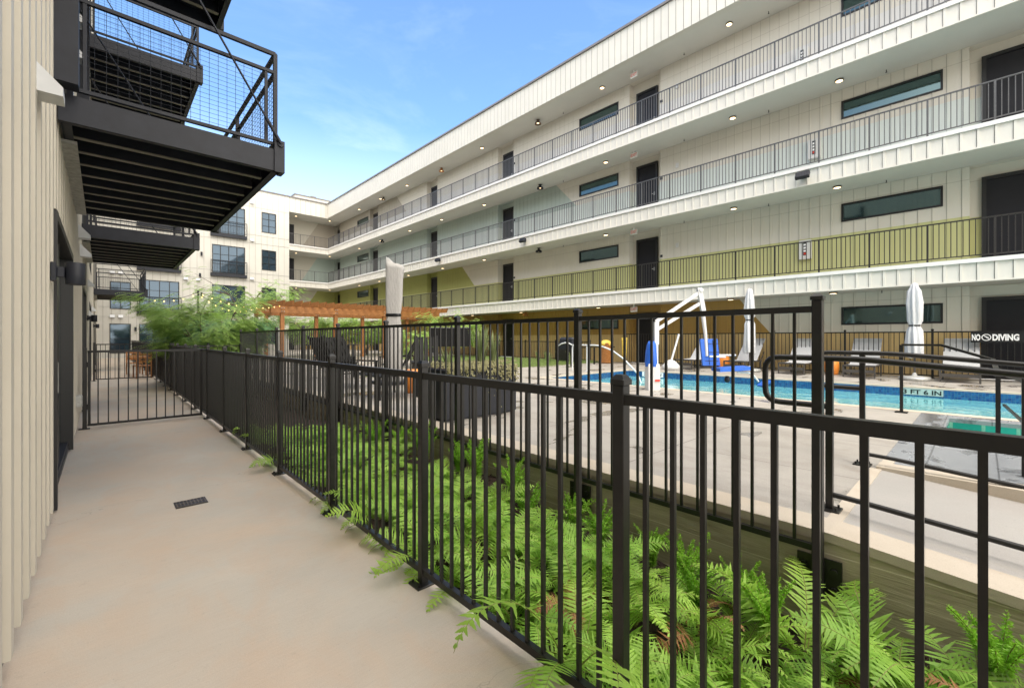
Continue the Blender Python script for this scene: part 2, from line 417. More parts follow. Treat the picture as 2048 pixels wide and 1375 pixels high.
# lawn
tag(MB().box(11.3,16.1,11.6,21.5,D-.02,D+.035).build('lawn',M['grass']),kind='structure')
gr=MB();r=random.Random(9)
for i in range(9000):
    x=r.uniform(11.3,16.1);y=11.6+9.9*r.random()**1.7;a=r.uniform(0,2*pi);h=r.uniform(.05,.13);w=.006
    gr.add([(x-w,y,D+.03),(x+w,y,D+.03),(x+.04*cos(a),y+.04*sin(a),D+.03+h)],[(0,1,2)])
tag(gr.build('grass_blades',M['grass']),'short bright green lawn beyond the far end of the pool','grass',kind='stuff')

# ------------------------------------------------------------------ siding helper
SHADOW_SEAMS=[]
def shadow_seams(mb,w=.009):
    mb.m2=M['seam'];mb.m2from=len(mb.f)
    for axis,pl,sgn,u,a,b,bd in SHADOW_SEAMS:
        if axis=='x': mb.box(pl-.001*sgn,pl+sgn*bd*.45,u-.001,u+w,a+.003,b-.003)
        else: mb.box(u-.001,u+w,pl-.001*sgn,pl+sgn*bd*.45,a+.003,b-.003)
    SHADOW_SEAMS.clear();return mb
def siding(mb,axis,pl,sgn,u0,u1,z0,z1,holes=(),step=.293,bw=.045,bd=.018,u_off=0,base=True):
    """wall sheet on plane axis=pl facing sgn, with holes (u0,u1,z0,z1,depth) and battens"""
    def P(u,z,d=0):
        return (pl+sgn*d,u,z) if axis=='x' else (u,pl+sgn*d,z)
    us=sorted({u0,u1,*[h[0] for h in holes],*[h[1] for h in holes]});us=[u for u in us if u0<=u<=u1]
    zs=sorted({z0,z1,*[h[2] for h in holes],*[h[3] for h in holes]});zs=[z for z in zs if z0<=z<=z1]
    flip=(sgn<0)==(axis=='x')
    def q(a,b,c,d): mb.quad(*((a,b,c,d) if not flip else (d,c,b,a)))
    if base:
        for i in range(len(us)-1):
            for j in range(len(zs)-1):
                cu=(us[i]+us[i+1])/2;cz=(zs[j]+zs[j+1])/2
                if any(h[0]<cu<h[1] and h[2]<cz<h[3] for h in holes): continue
                q(P(us[i],zs[j]),P(us[i+1],zs[j]),P(us[i+1],zs[j+1]),P(us[i],zs[j+1]))
        for h in holes:
            a,b,c,d,dep=h
            q(P(a,c),P(a,d),P(a,d,-dep),P(a,c,-dep));q(P(b,c,-dep),P(b,d,-dep),P(b,d),P(b,c))
            q(P(a,d),P(b,d),P(b,d,-dep),P(a,d,-dep))
            if c>z0+.01: q(P(a,c,-dep),P(b,c,-dep),P(b,c),P(a,c))
    k=math.ceil((u0-u_off)/step)
    while True:
        u=u_off+k*step;k+=1
        if u>u1-bw/2: break
        if u<u0+bw/2: continue
        segs=[(z0,z1)]
        for h in holes:
            if h[0]-.03<u<h[1]+.03:
                ns=[]
                for a,b in segs:
                    if h[2]>a: ns.append((a,min(b,h[2]-.0)))
                    if h[3]<b: ns.append((max(a,h[3]),b))
                segs=[x for x in ns if x[1]-x[0]>.03]
        for a,b in segs:
            SHADOW_SEAMS.append((axis,pl,sgn,u+bw/2,a,b,bd))
            if axis=='x': mb.box(pl-.002*sgn,pl+sgn*bd,u-bw/2,u+bw/2,a+.002,b-.002)
            else: mb.box(u-bw/2,u+bw/2,pl-.002*sgn,pl+sgn*bd,a+.002,b-.002)
    return mb

# ------------------------------------------------------------------ right building
XF=15.5;XW=17.05;Y0=-9.;Y1=42.;CAPZ=[None,3.33,6.56,9.78];FL=[D,3.31,6.54,9.76];CE=[2.8,6.01,9.23,12.62]
rb=thing('apartment_building','long four storey cream apartment block with open walkways and painted walls facing the pool','building',(XF,Y0,0))
lvn=['ground floor','second floor','third floor','top floor']
doorsY=[(-1.1,0.0),(9.42,10.42),(18.35,19.25),(26.1,26.98),(35.1,36.2),(43.2,44.1)]
winY=[(.73,3.02),(11.2,13.42),(36.7,38.95)]
for L in range(4):
    z0,z1=FL[L],CE[L]
    holes=[];base_w=(1.50,2.06) if L==0 else (1.72,2.29)
    wb=FL[L]+ (base_w[0] if L==0 else base_w[0]+.02);wtp=FL[L]+(base_w[1] if L==0 else base_w[1]+.02)
    for (a,b) in winY: holes.append((a,b,wb,wtp,.06))
    for (a,b) in doorsY: holes.append((a-.22,b+.22 if b<43 else b+.1,z0,z1,.30))
    w=MB();siding(w,'x',XW,-1,Y0,44.5,z0,z1,holes,.293,.04,.016,.05)
    for (a,b) in doorsY:   # alcove backs
        bb=b+.22 if b<43 else b+.1
        w.quad((XW+.3,bb,z0),(XW+.3,a-.22,z0),(XW+.3,a-.22,z1),(XW+.3,bb,z1))
    shadow_seams(w,.007).build('wall',WALLM[L],rb)
    for (a,b) in winY:
        t=.05
        fm=MB()
        for (u0,u1,v0,v1) in ((a,b,wtp-t,wtp),(a,b,wb,wb+t),(a,a+t,wb+t,wtp-t),(b-t,b,wb+t,wtp-t)): fm.box(XW-.03,XW+.05,u0,u1,v0,v1)
        fo=fm.build('window',M['frame'],rb)
        MB().box(XW+.02,XW+.035,a+t,b-t,wb+t,wtp-t).build('pane',M['glass'],fo)
    for (a,b) in doorsY:
        t=.09;zt=z0+2.4 if L else z0+2.18
        fm=MB().box(XW+.20,XW+.297,a,b,zt-t,zt).box(XW+.20,XW+.297,a,a+t,z0,zt-t).box(XW+.20,XW+.297,b-t,b,z0,zt-t)
        do=fm.build('door',M['frame'],rb)
        MB().box(XW+.245,XW+.29,a+t,b-t,z0+.01,zt-t).build('door_leaf',M['door'],do)
        MB().tube([(XW+.215,a+t+.07,z0+1.05),(XW+.215,a+t+.18,z0+1.05)],.012,6).box(XW+.225,XW+.247,a+t+.04,a+t+.1,z0+.98,z0+1.12).build('handle',M['galv'],do)
    if L:
        zc=CAPZ[L];zb=CE[L-1]
        sl=MB().box(XF+.03,XW+.32,Y0,44.6,zb+.004,zc-.02);
        sl.box(12.12,XF+.03,42.03,44.6,zb+.004,zc-.02)
        sl.build('walkway_slab',M['soffit'],rb)
        f=MB();siding(f,'x',XF,-1,Y0,42.,zb,zc-.10,(),.293,.05,.02,.05)
        f.box(XF-.03,XF+.02,Y0,41.96,zb-.035,zb+.002)
        siding(f,'y',42.,-1,12.12,XF,zb,zc-.1,(),.45,.03,.012)
        shadow_seams(f,.010).build('fascia',M['siding'],rb)
        MB().box(XF-.05,XF+.1,Y0,41.94,zc-.10,zc).box(12.12,XF-.05,41.94,42.1,zc-.10,zc).build('floor_edge_cap',M['cap'],rb)
        # railing
        rl=MB();zt=zc+.98;xr=XF+.02
        rl.box(xr-.02,xr+.02,Y0,42.05,zt-.03,zt).box(xr-.012,xr+.012,Y0,42.05,zc+.07,zc+.095)
        y=-.22-1.17*7
        ys=[]
        while y<42.05: ys.append(y);y+=1.17
        for y in ys:
            for k in range(1,11):
                yy=y+k*1.17/11
                if Y0<yy<42: rl.box(xr-.009,xr+.009,yy-.009,yy+.009,zc+.09,zt-.03)
        rl.box(12.12,xr,42.02,42.06,zt-.03,zt).box(12.12,xr,42.03,42.05,zc+.07,zc+.095)
        x=12.2
        while x<xr: rl.box(x-.008,x+.008,42.03,42.046,zc+.09,zt-.03);x+=.115
        RM=M['rail_black'] if L==1 else M['rail_glare']
        ro=rl.build('railing',RM,rb)
        for y in ys: MB().box(xr-.02,xr+.02,y-.02,y+.02,zc-.01,zt-.03).build('post',RM,ro)
        for x in (13.1,14.3): MB().box(x-.02,x+.02,42.02,42.06,zc-.01,zt-.03).build('post',RM,ro)
ZR=13.92
pr=MB();siding(pr,'x',XF-.04,-1,Y0,42.,CE[3],ZR,(),.293,.03,.012,.05)
pr.quad((XF-.04,Y0,CE[3]),(XF-.04,42,CE[3]),(XF+.2,42,CE[3]+.001),(XF+.2,Y0,CE[3]+.001))
siding(pr,'y',42.,-1,12.12,XF-.04,CE[3],ZR,(),.45,.02,.01)
pr.box(XF+.15,XF+.25,Y0,44,CE[3]+.3,ZR-.01)
shadow_seams(pr,.022).build('parapet',M['siding_white'],rb)
MB().box(XF-.11,XF+.27,Y0,41.9,ZR,ZR+.09).box(12.12,XF-.11,41.9,42.2,ZR,ZR+.09).build('coping',M['coping'],rb)
rs=MB().box(XF+.0,26,Y0,47,CE[3]+.004,CE[3]+.28).box(12.12,XF,42.03,47,CE[3]+.004,CE[3]+.28).box(25.9,26,Y0,47,0,CE[3])
rs.box(XW+.5,26,Y0,Y0+.1,0,CE[3]);rs.build('roof',M['soffit'],rb)
# end of the open walkways (corner by the wing)
for L in range(4):
    e=MB().quad((12.12,44.5,FL[L]),(XW,44.5,FL[L]),(XW,44.5,CE[L]),(12.12,44.5,CE[L]))
    e.quad((12.125,42,FL[L]),(12.125,44.5,FL[L]),(12.125,44.5,CE[L]),(12.125,42,CE[L]))
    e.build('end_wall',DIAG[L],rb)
    do=MB().box(12.3,13.25,44.40,44.49,FL[L],FL[L]+2.35).build('door',M['frame'],rb)
    MB().box(12.39,13.16,44.37,44.41,FL[L],FL[L]+2.26).build('door_leaf',M['door'],do)

# ------------------------------------------------------------------ end wing
wg=thing('apartment_wing','pale end wing closing the courtyard with tall gridded windows and shallow steel balconies','building',(0,42,0))
cols=[]
def wwin(x0,x1,z0,z1,gx=2,gz=3,open_=False,sill=False): cols.append((x0,x1,z0,z1,gx,gz,sill))
for L in (1,2,3):
    zf=FL[L]
    wwin(9.95,11.06,zf+.68,zf+2.4,2,3)
    wwin(6.4,8.7,zf+.1,zf+2.38,4,3,sill=True)
    wwin(1.95,4.3,zf+.1,zf+2.38,4,3,sill=True)
    wwin(.38,1.5,zf+.15,zf+2.1,2,3)
wwin(9.95,11.06,.9,2.5,2,2);wwin(6.4,8.7,.5,2.45,4,2);wwin(1.95,5.2,.8,2.42,4,2);wwin(.36,1.5,.31,2.42,1,2)
w=MB();siding(w,'y',42.,-1,-.3,12.12,0,ZR,[(c[0],c[1],c[2],c[3],.08) for c in cols],.45,.025,.012)
for z in (3.0,3.75,6.2,6.95,9.45,10.2,12.5):   # panel bands
    pass
shadow_seams(w,.014).build('wall',M['siding_white'],wg)
bd=MB()
for z in (2.9,3.6,6.15,6.85,9.4,10.1,12.45):
    segs=[(-.3,12.12)]
    for c in cols:
        if c[2]-.01<z<c[3]+.01:
            ns=[]
            for a,b in segs:
                if c[0]>a and c[0]<b: ns+= [(a,c[0]),(c[1],b)]
                else: ns.append((a,b))
            segs=ns
    for a,b in segs: bd.box(a,b,41.984,42.001,z,z+.018)
bd.build('panel_flashing',M['galv'],wg)
MB().box(-.3,12.12,41.93,42.2,ZR,ZR+.1).build('coping',M['coping'],wg)
MB().box(-8,12.1,42.1,52,CE[3],CE[3]+.3).build('roof',M['soffit'],wg)
for (x0,x1,z0,z1,gx,gz,sill) in cols:
    t=.05;f=MB()
    f.box(x0,x1,41.97,42.06,z1-t,z1).box(x0,x1,41.97,42.06,z0,z0+t).box(x0,x0+t,41.97,42.06,z0+t,z1-t).box(x1-t,x1,41.97,42.06,z0+t,z1-t)
    for i in range(1,gx): x=x0+(x1-x0)*i/gx;f.box(x-.02,x+.02,41.99,42.05,z0+t,z1-t)
    for j in range(1,gz): z=z0+(z1-z0)*j/gz;f.box(x0+t,x1-t,42.0,42.045,z-.012,z+.012)
    o=f.build('window',M['frame'],wg)
    MB().box(x0+t,x1-t,42.047,42.058,z0+t,z1-t).build('pane',M['glass_sky'],o)
    if sill:
        j=MB().box(x0-.12,x1+.12,41.78,41.97,z0-.28,z0-.03)
        jb=j.build('shallow_balcony',M['steel'],wg)
        rr=MB().box(x0-.12,x1+.12,41.79,41.83,z0+.98,z0+1.03).box(x0-.12,x1+.12,41.79,41.82,z0+.1,z0+.13)
        for x in (x0-.1,x1+.1): rr.box(x-.02,x+.02,41.79,41.83,z0-.03,z0+.98)
        x=x0
        while x<x1: rr.box(x-.006,x+.006,41.8,41.812,z0+.13,z0+.98);x+=.11
        rr.build('railing',M['steel'],jb)
for (x,z) in ((5.6,6.2),(5.6,3.0),(1.75,1.9),(5.7,7.9),(5.7,4.7)):
    MB().cbox(x-.06,x+.06,41.86,41.98,z,z+.28,.01).build('wall_lamp',M['steel'],wg)
for (x,z) in ((9.2,9.55),(9.2,6.3),(9.2,12.7),(.5,2.85),(.95,2.85),(.5,5.95),(.95,5.95),(4.7,5.9),(5.5,5.9),(9.2,3.1)):
    MB().add([(x-.13,41.98,z),(x+.13,41.98,z),(x+.13,41.98,z+.2),(x-.13,41.98,z+.2),(x-.13,41.84,z),(x+.13,41.84,z)],[(0,1,5,4),(4,5,2,3),(0,4,3),(1,2,5)]).build('vent_hood',M['white_metal'],wg)
ph=thing('roof_bulkhead','small cream stair bulkhead on the roof above the corner of the wing','roof structure',(15,46,ZR))
MB().box(13.4,16.6,44.6,48,ZR-.6,15.05).build('wall',M['siding_white'],ph)
MB().box(13.3,16.7,44.5,48.1,15.05,15.13).box(14.8,15.3,44.48,44.7,15.13,15.2).build('coping',M['coping'],ph)

# ------------------------------------------------------------------ left building
lb=thing('apartment_building','cream battened apartment wall beside the walkway with black patio doors and steel balconies overhead','building',(-.3,0,0))
pdoors=[(5.06,7.75),(11.5,13.9),(17.3,19.7),(25.3,28.0),(31,33.5)]
XL=-.3;holes=[]
for a,b in pdoors:
    holes.append((a,b,.02,2.43,.13))
    for zf in (3.43,6.66,9.88): holes.append((a,b,zf,zf+2.35,.1))
w=MB();siding(w,'x',XL,1,-9,42,.085,ZR,holes,.293,.075,.028,.1);shadow_seams(w,.003).build('wall',M['siding_left'],lb)
MB().box(XL-.35,XL-.012,-9,42,-.1,.12).build('foundation',M['steel'],lb)
MB().box(-9,XL-.2,-9,42,CE[3],CE[3]+.3).box(-9,-8.9,-9,42,0,CE[3]).box(-9,XL-.35,-9,-8.9,0,ZR).build('roof',M['soffit'],lb)
MB().box(XL-.3,XL+.07,-9,42,ZR,ZR+.1).build('coping',M['coping'],lb)
MB().box(XL-.3,XL-.2,-9,42,ZR-.6,ZR).build('parapet',M['siding_left'],lb)
for a,b in pdoors:
    for L,(z0,z1) in enumerate(((.02,2.43),(3.43,5.78),(6.66,9.01),(9.88,12.2))):
        t=.07;x0,x1=XL-.12,XL+.035
        f=MB().box(x0,x1,a,b,z1-t,z1).box(x0,x1,a,a+t,z0,z1-t).box(x0,x1,b-t,b,z0,z1-t).box(x0,x1-.04,a,b,z0,z0+.05)
        m_=(a+b)/2;f.box(x0,x1-.06,m_-.035,m_+.035,z0+.05,z1-t)
        o=f.build('patio_door',M['frame'],lb)
        MB().box(x0+.02,x0+.03,a+t,m_-.035,z0+.05,z1-t).box(x0+.04,x0+.05,m_+.035,b-t,z0+.05,z1-t).build('pane',M['glass'],o)
        if L==0: MB().cbox(x1-.05,x1+.0,a+.12,a+.15,.95,1.2,.003).build('handle',M['galv'],o)

def vent(y,z,sc_=1.0,x=XL+.028):
    w_,h,d=.26*sc_,.26*sc_,.17*sc_
    mb=MB().add([(x,y-w_/2,z),(x,y+w_/2,z),(x,y+w_/2,z+h),(x,y-w_/2,z+h),(x+d,y-w_/2,z),(x+d,y+w_/2,z),(x+d,y-w_/2,z+.05),(x+d,y+w_/2,z+.05)],
      [(0,1,5,4),(4,5,7,6),(6,7,2,3),(0,4,6,3),(1,2,7,5)])
    mb.build('vent_hood',M['white_metal'],lb)
vent(3.72,2.80,.62);vent(9.6,2.95,.8);vent(10.25,2.75,.8);vent(15.4,2.7,.7);vent(16.6,2.0,.6);vent(20.5,2.3,.7);vent(6.9,4.9,.7);vent(6.9,4.5,.7)
MB().cbox(XL,XL+.09,8.75,8.87,.42,.58,.01).build('outlet_cover',M['galv'],lb)
for y,zz in ((5.15,3.43),(5.15,6.6)):
    MB().box(XL,XL+.16,y-.2,y-.04,zz,zz+2.9).build('steel_column',M['steel'],lb)
MB().box(XL,XL+.16,8.95,9.1,3.43,6.3).build('steel_column',M['steel'],lb)

def balcony(y0,y1,zf,name='balcony'):
    """zf = top of steel deck; spans X -.27..1.42"""
    xo=1.40;zb=zf-.23
    b=MB()
    # channel beams: near, far, outer
    def channel(a,c,out):
        a=Vector(a);c=Vector(c);o=Vector(out)
        mid=Vector((0,0,-.115))
        b.bar(a+mid,c+mid,.012,.23)
        b.bar(a-o*.03+Vector((0,0,-.006)),c-o*.03+Vector((0,0,-.006)),.06,.012)
        b.bar(a-o*.03+Vector((0,0,-.224)),c-o*.03+Vector((0,0,-.224)),.06,.012)
    channel((XL+.03,y0,zf),(xo,y0,zf),(0,-1,0));channel((XL+.03,y1,zf),(xo,y1,zf),(0,1,0));channel((xo,y0,zf),(xo,y1,zf),(1,0,0))
    channel((XL+.05,y0+.05,zf),(XL+.05,y1-.05,zf),(-1,0,0))
    root=b.build('balcony',M['steel'],lb)
    # deck plate
    MB().box(XL+.04,xo-.01,y0+.01,y1-.01,zf-.03,zf-.013).build('deck_plate',M['steel'],root)
    n=int((y1-y0)/.40)
    for i in range(1,n):
        y=y0+(y1-y0)*i/n
        jm=MB().box(XL+.06,xo-.08,y-.004,y+.004,zb+.02,zf-.035).box(XL+.06,xo-.08,y-.03,y+.03,zb+.012,zb+.02)
        jm.m2=M['flange'];jm.m2from=6
        jm.build('joist',M['steel'],root)
    # underside ledger
    MB().box(XL+.02,XL+.13,y0+.45,y1-.1,zb-.035,zb-.005).build('ledger',M['galv'],root)
    # hanger plates and rods
    for y,s in ((y0-.012,-1),(y1+.012,1)):
        pl=MB().box(xo-.05,xo+.05,y-.012,y+.012,zb-.01,zf+.10)
        pl.box(xo+.006,xo+.05,y0 if s<0 else y-.12,y0+.12 if s<0 else y,zb-.01,zf+.02)
        pl.tube([(xo+.01,y-.03,zf+.06),(xo+.01,y+.03,zf+.06)],.03,12)
        po=pl.build('end_plate',M['steel'],root)
        a=Vector((xo+.01,y+.028*s,zf+.06));c=Vector((XL+.05,y+.028*s,zf+2.75))
        rd=MB().tube([a+(c-a)*.08,c],.011,8).tube([a,a+(c-a)*.09],.019,8)
        rd.build('tie_rod',M['steel'],root)
    # railing with welded wire mesh
    rl=MB();zt=zf+1.06;zm=zf+.96;zl=zf+.07;s=.019
    def fr(a,c,skip0):
        a=Vector(a);c=Vector(c);d=(c-a);Ln=d.length;d.normalize()
        for z,h in ((zt-s,s),(zm-.12,s*.8),(zl,s*.8)):
            rl.bar(a+Vector((0,0,z)),c+Vector((0,0,z)),2*s*.9,2*h)
        np_=max(1,round(Ln/1.75))
        for i in range(1 if skip0 else 0,np_+1):
            p=a+d*(Ln*i/np_);rl.bar(p+Vector((0,0,zf-.05)),p+Vector((0,0,zt-s)),2*s,2*s)
            for e in (-.09,.09):
                q=p+d*e
                if 0<(q-a).dot(d)<Ln: rl.bar(q+Vector((0,0,zl)),q+Vector((0,0,zm-.12)),s*1.3,s*1.3)
        return a,d,Ln
    me_=MB()
    for i_,(a,c) in enumerate((((XL+.1,y0+.035,0),(xo-.03,y0+.035,0)),((xo-.03,y0+.035,0),(xo-.03,y1-.035,0)),((xo-.03,y1-.035,0),(XL+.1,y1-.035,0)))):
        a,d,Ln=fr(a,c,i_)
        k=0
        while k*.075<Ln:
            p=a+d*(k*.075);me_.tube([p+Vector((0,0,zl)),p+Vector((0,0,zm-.12))],.0019,4,False);k+=1
        z=zl+.045
        while z<zm-.13: me_.tube([a+Vector((0,0,z)),a+d*Ln+Vector((0,0,z))],.0019,4,False);z+=.045
    ro=rl.build('railing',M['steel'],root)
    me_.build('wire_mesh',M['steel'],root)
    return root
for y0,y1,zf in ((5.2,8.9,3.43),(10.9,14.45,3.43),(24.9,28.3,3.43),(5.2,8.55,6.66),(10.5,13.2,6.66)):
    balcony(y0,y1,zf)

# ------------------------------------------------------------------ fences
def post_cap(mb,x,y,z,w):
    mb.cbox(x-w*.62,x+w*.62,y-w*.62,y+w*.62,z,z+.022,.003)
    a=w*.55;b=w*.3
    v=[(x-a,y-a,z+.022),(x+a,y-a,z+.022),(x+a,y+a,z+.022),(x-a,y+a,z+.022),(x-b,y-b,z+.036),(x+b,y-b,z+.036),(x+b,y+b,z+.036),(x-b,y+b,z+.036)]
    mb.add(v,[(0,1,5,4),(1,2,6,5),(2,3,7,6),(3,0,4,7),(4,5,6,7)])
def fence(name,label,pts,zfun,height,zb_off,gap,pw=.045,kw=.0155,foot=True,plate=False,group=None,phase=0,post_below=0,loc=None):
    """pts: list of post (x,y); zfun base z"""
    root=thing(name,label,'fence',(*(loc or pts[0]),zfun(*pts[0])),0,group)
    for i,(x,y) in enumerate(pts):
        z=zfun(x,y)
        p=MB().cbox(x-pw/2,x+pw/2,y-pw/2,y+pw/2,z-post_below,z+height+.03,.003)
        po=p.build('post',M['black'],root)
        c=MB();post_cap(c,x,y,z+height+.03,pw);c.build('cap',M['black'],po)
        if foot:
            f=MB().cbox(x-.065,x+.065,y-.055,y+.055,z,z+.010,.003)
            for dx in (-.045,.045):
                for dy in (-.035,.035): f.tube([(x+dx,y+dy,z+.01),(x+dx,y+dy,z+.022)],.008,6)
            f.build('foot_plate',M['black'],po)
        if plate:
            f=MB().box(x-.115,x-.103,y-.10,y+.10,z-.34,z-.14) if False else MB().box(x+pw/2,x+pw/2+.012,y-.105,y+.105,z-.34,z-.13)
            for dy in (-.07,.07):
                for dz in (-.19,-.29): f.tube([(x+pw/2-.014,y+dy,z+dz),(x+pw/2,y+dy,z+dz)],.016,8)
            f.build('wall_bracket',M['black'],po)
    for i in range(len(pts)-1):
        a=Vector((*pts[i],0));b=Vector((*pts[i+1],0));d=(b-a);Ln=d.length;d.normalize()
        za,zb_=zfun(*pts[i]),zfun(*pts[i+1])
        m=MB();e=pw/2
        A=a+d*e;B=b-d*e
        for h,w_,t in ((height-.02,.034,.036),(zb_off,.030,.034)):
            m.bar(A+Vector((0,0,za+h)),B+Vector((0,0,zb_+h)),w_,t)
        n=max(2,round(Ln/gap))
        for k in range(1,n):
            q=a+d*(Ln*k/n);zz=za+(zb_-za)*k/n
            m.bar(q+Vector((0,0,zz+zb_off+.01)),q+Vector((0,0,zz+height-.035)),kw,kw,up=(d.x,d.y,0))
        m.build('panel',M['black'],root)
    return root
# walkway fence
ys=[-.68,.87,2.18,3.55,4.95,6.33,7.75]
while ys[-1]<35: ys.append(ys[-1]+1.42)
ys=[-3.48,-2.04]+ys
pts=[(1.34,y) for y in ys]
fence('metal_fence','long black picket fence along the right edge of the walkway, nearest to the viewer',pts,lambda x,y:0,1.205,.075,.0947)
# gates
def gate(y,label):
    r=thing('gate',label,'gate',(-.22,y,0))
    for x in (-.20,):
        MB().cbox(x-.025,x+.025,y-.025,y+.025,0,1.25,.003).cbox(x-.07,x+.06,y-.05,y+.05,0,.012,.003).build('post',M['black'],r)
    m=MB().bar((-.17,y,1.19),(1.29,y,1.19),.034,.036).bar((-.17,y,.06),(1.29,y,.06),.03,.034)
    m.bar((-.15,y,.06),(-.15,y,1.19),.034,.034).bar((1.27,y,.06),(1.27,y,1.19),.034,.034)
    k=-.05
    while k<1.2: m.box(k-.008,k+.008,y-.008,y+.008,.07,1.18);k+=.118
    m.build('gate_leaf',M['black'],r)
    MB().tube([(-.17,y,.3),(-.17,y,.38)],.014,8).tube([(-.17,y,.95),(-.17,y,1.03)],.014,8).build('hinge',M['black'],r)
gate(9.4,'low black picket gate across the walkway, the nearer of the two')
gate(19.6,'low black picket gate across the walkway, the farther of the two')
# retaining wall
rw=MB()
n=60
rwv=[]
def topz(y): return rz(y)+.0
ysr=[-8+ (0.58+8)*i/10 for i in range(11)]+[41.]
for (x0,x1,t0,top) in ((2.955,3.2,None,None),):
    v=[];f=[]
    for y in ysr: v+=[(x0,y,-.6),(x1,y,-.6),(x1,y,topz(y)-.045),(x0,y,topz(y)-.045)]
    for i in range(len(ysr)-1):
        b=i*4
        f+=[(b,b+3,b+7,b+4),(b+3,b+2,b+6,b+7),(b+2,b+1,b+5,b+6)]
    f+=[(0,1,2,3)]
    rw.add(v,f)
wallo=thing('retaining_wall','low board marked concrete retaining wall holding up the pool deck behind the ferns','wall',(3.07,0,-.2))
rw.build('wall_body',M['wall_conc'],wallo)
v=[];f=[]
for y in ysr: v+=[(2.95,y,topz(y)-.045),(3.2,y,topz(y)-.045),(3.2,y,topz(y)+.006),(2.95,y,topz(y)+.006)]
for i in range(len(ysr)-1):
    b=i*4;f+=[(b,b+3,b+7,b+4),(b+3,b+2,b+6,b+7)]
f+=[(0,1,2,3)]
MB().add(v,f).build('wall_cap',M['curb'],wallo)
XP=2.90
pp=[(XP,y) for y in (.62,2.30,4.0,5.69,7.40,9.15,10.95,12.7,14.5)]
# brackets reach the wall face at 2.95
fence('pool_fence','black picket pool fence bolted to the concrete retaining wall',pp,lambda x,y:D,1.27,-.075,.1133,.05,.0155,False,True,post_below=.34)
fence('metal_fence','short black picket fence crossing the planting bed in front of the feathery trees',[(1.36,14.55),(2.13,14.55),(2.9,14.55)],lambda x,y:-.03,1.23,.1,.118,foot=False)
fence('metal_fence','black picket fence along the far side of the pool behind the loungers',[(16.3,-2.9+1.9*i) for i in range(0,8)],lambda x,y:D,1.27,.08,.11,.05,.016)
fence('metal_fence','low black picket fence in front of the ochre ground floor beyond the lawn',[(16.4,12.3+2.1*i) for i in range(0,8)],lambda x,y:D,.93,.08,.11,.05,.016)
tag(MB().box(13.4,16.4,10.95,11.0,1.0,1.04).box(13.4,13.45,10.95,11.0,D,1.04).box(14.9,14.95,10.95,11.0,D,1.04).build('handrail',M['black']),'short black rail turning off the far fence beside the lawn','handrail')

# ------------------------------------------------------------------ ramp handrails
def smooth_path(pts,rad=.09,n=5):
    out=[Vector(pts[0])]
    for i in range(1,len(pts)-1):
        p=Vector(pts[i]);a=(Vector(pts[i-1])-p);b=(Vector(pts[i+1])-p)
        r1=min(rad,a.length*.45,b.length*.45);a=a.normalized()*r1;b=b.normalized()*r1
        for k in range(n+1):
            t=k/n;out.append(p+a*(1-t)**2+b*t**2)
    out.append(Vector(pts[-1]));return out
def handrail(x,label,yb=.66):
    r=thing('handrail',label,'handrail',(x,yb,D),0,None)
    s=.085;tr=.019
    top=lambda y:1.27-s*max(0,.5-y);bot=lambda y:.40-s*max(0,.5-y)
    P=[(x,-5,top(-5)),(x,.5,1.27),(x,1.03,1.27),(x,1.03,.965),(x,yb,.965)]
    MB().tube(smooth_path(P),tr,12).build('grip_tube',M['black'],r)
    MB().tube([(x,yb,.41),(x,.5,.40),(x,-5,bot(-5))],tr*.85,10).build('lower_tube',M['black'],r)
    for y in (yb,-1.2,-3.1):
        p=MB().box(x-.019,x+.019,y-.019,y+.019,rz(y),top(y)-.01)
        po=p.build('post',M['black'],r)
        f=MB().cbox(x-.06,x+.06,y-.06,y+.06,rz(y)+.002,rz(y)+.012,.003)
        for dx in(-.04,.04):
            for dy in(-.04,.04): f.tube([(x+dx,y+dy,rz(y)+.01),(x+dx,y+dy,rz(y)+.03)],.007,6)
        f.build('base_plate',M['black'],po)
handrail(3.38,'round black tube handrail on the near edge of the ramp, closest to the planting bed')
handrail(4.78,'round black tube handrail on the kerb between ramp and wet paving',.70)
r=thing('handrail','slim square black handrail bending down towards the spa by the pool edge','handrail',(8.55,.8,D))
P=[(8.55,.8,D),(8.55,.8,1.30),(8.55,.38,1.30),(8.3,-.1,1.12),(7.0,-.12,1.02)]
MB().bar(P[1],P[2],.04,.03).bar(P[2],P[3],.04,.03).bar(P[3],P[4],.04,.03).build('top_bar',M['black'],r)
MB().bar(P[0],(8.55,.8,1.3),.038,.038).box(8.48,8.62,.73,.87,D+.002,D+.014).build('post',M['black'],r)
MB().bar((6.98,-.12,D),(6.98,-.12,1.03),.038,.038).build('post',M['black'],r)
r=thing('gate','black metal gate with thick posts beside the spa at the right edge of the view','gate',(5.3,-.24,D))
MB().bar((5.3,-.24,D),(5.3,-.24,1.09),.05,.05).build('post',M['black'],r)
MB().bar((5.3,-.24,1.06),(6.9,-.16,1.02),.035,.03).bar((5.3,-.24,1.06),(5.3,-1.5,.95),.035,.03).bar((5.3,-.24,.72),(6.9,-.16,.70),.02,.02).build('rail',M['black'],r)

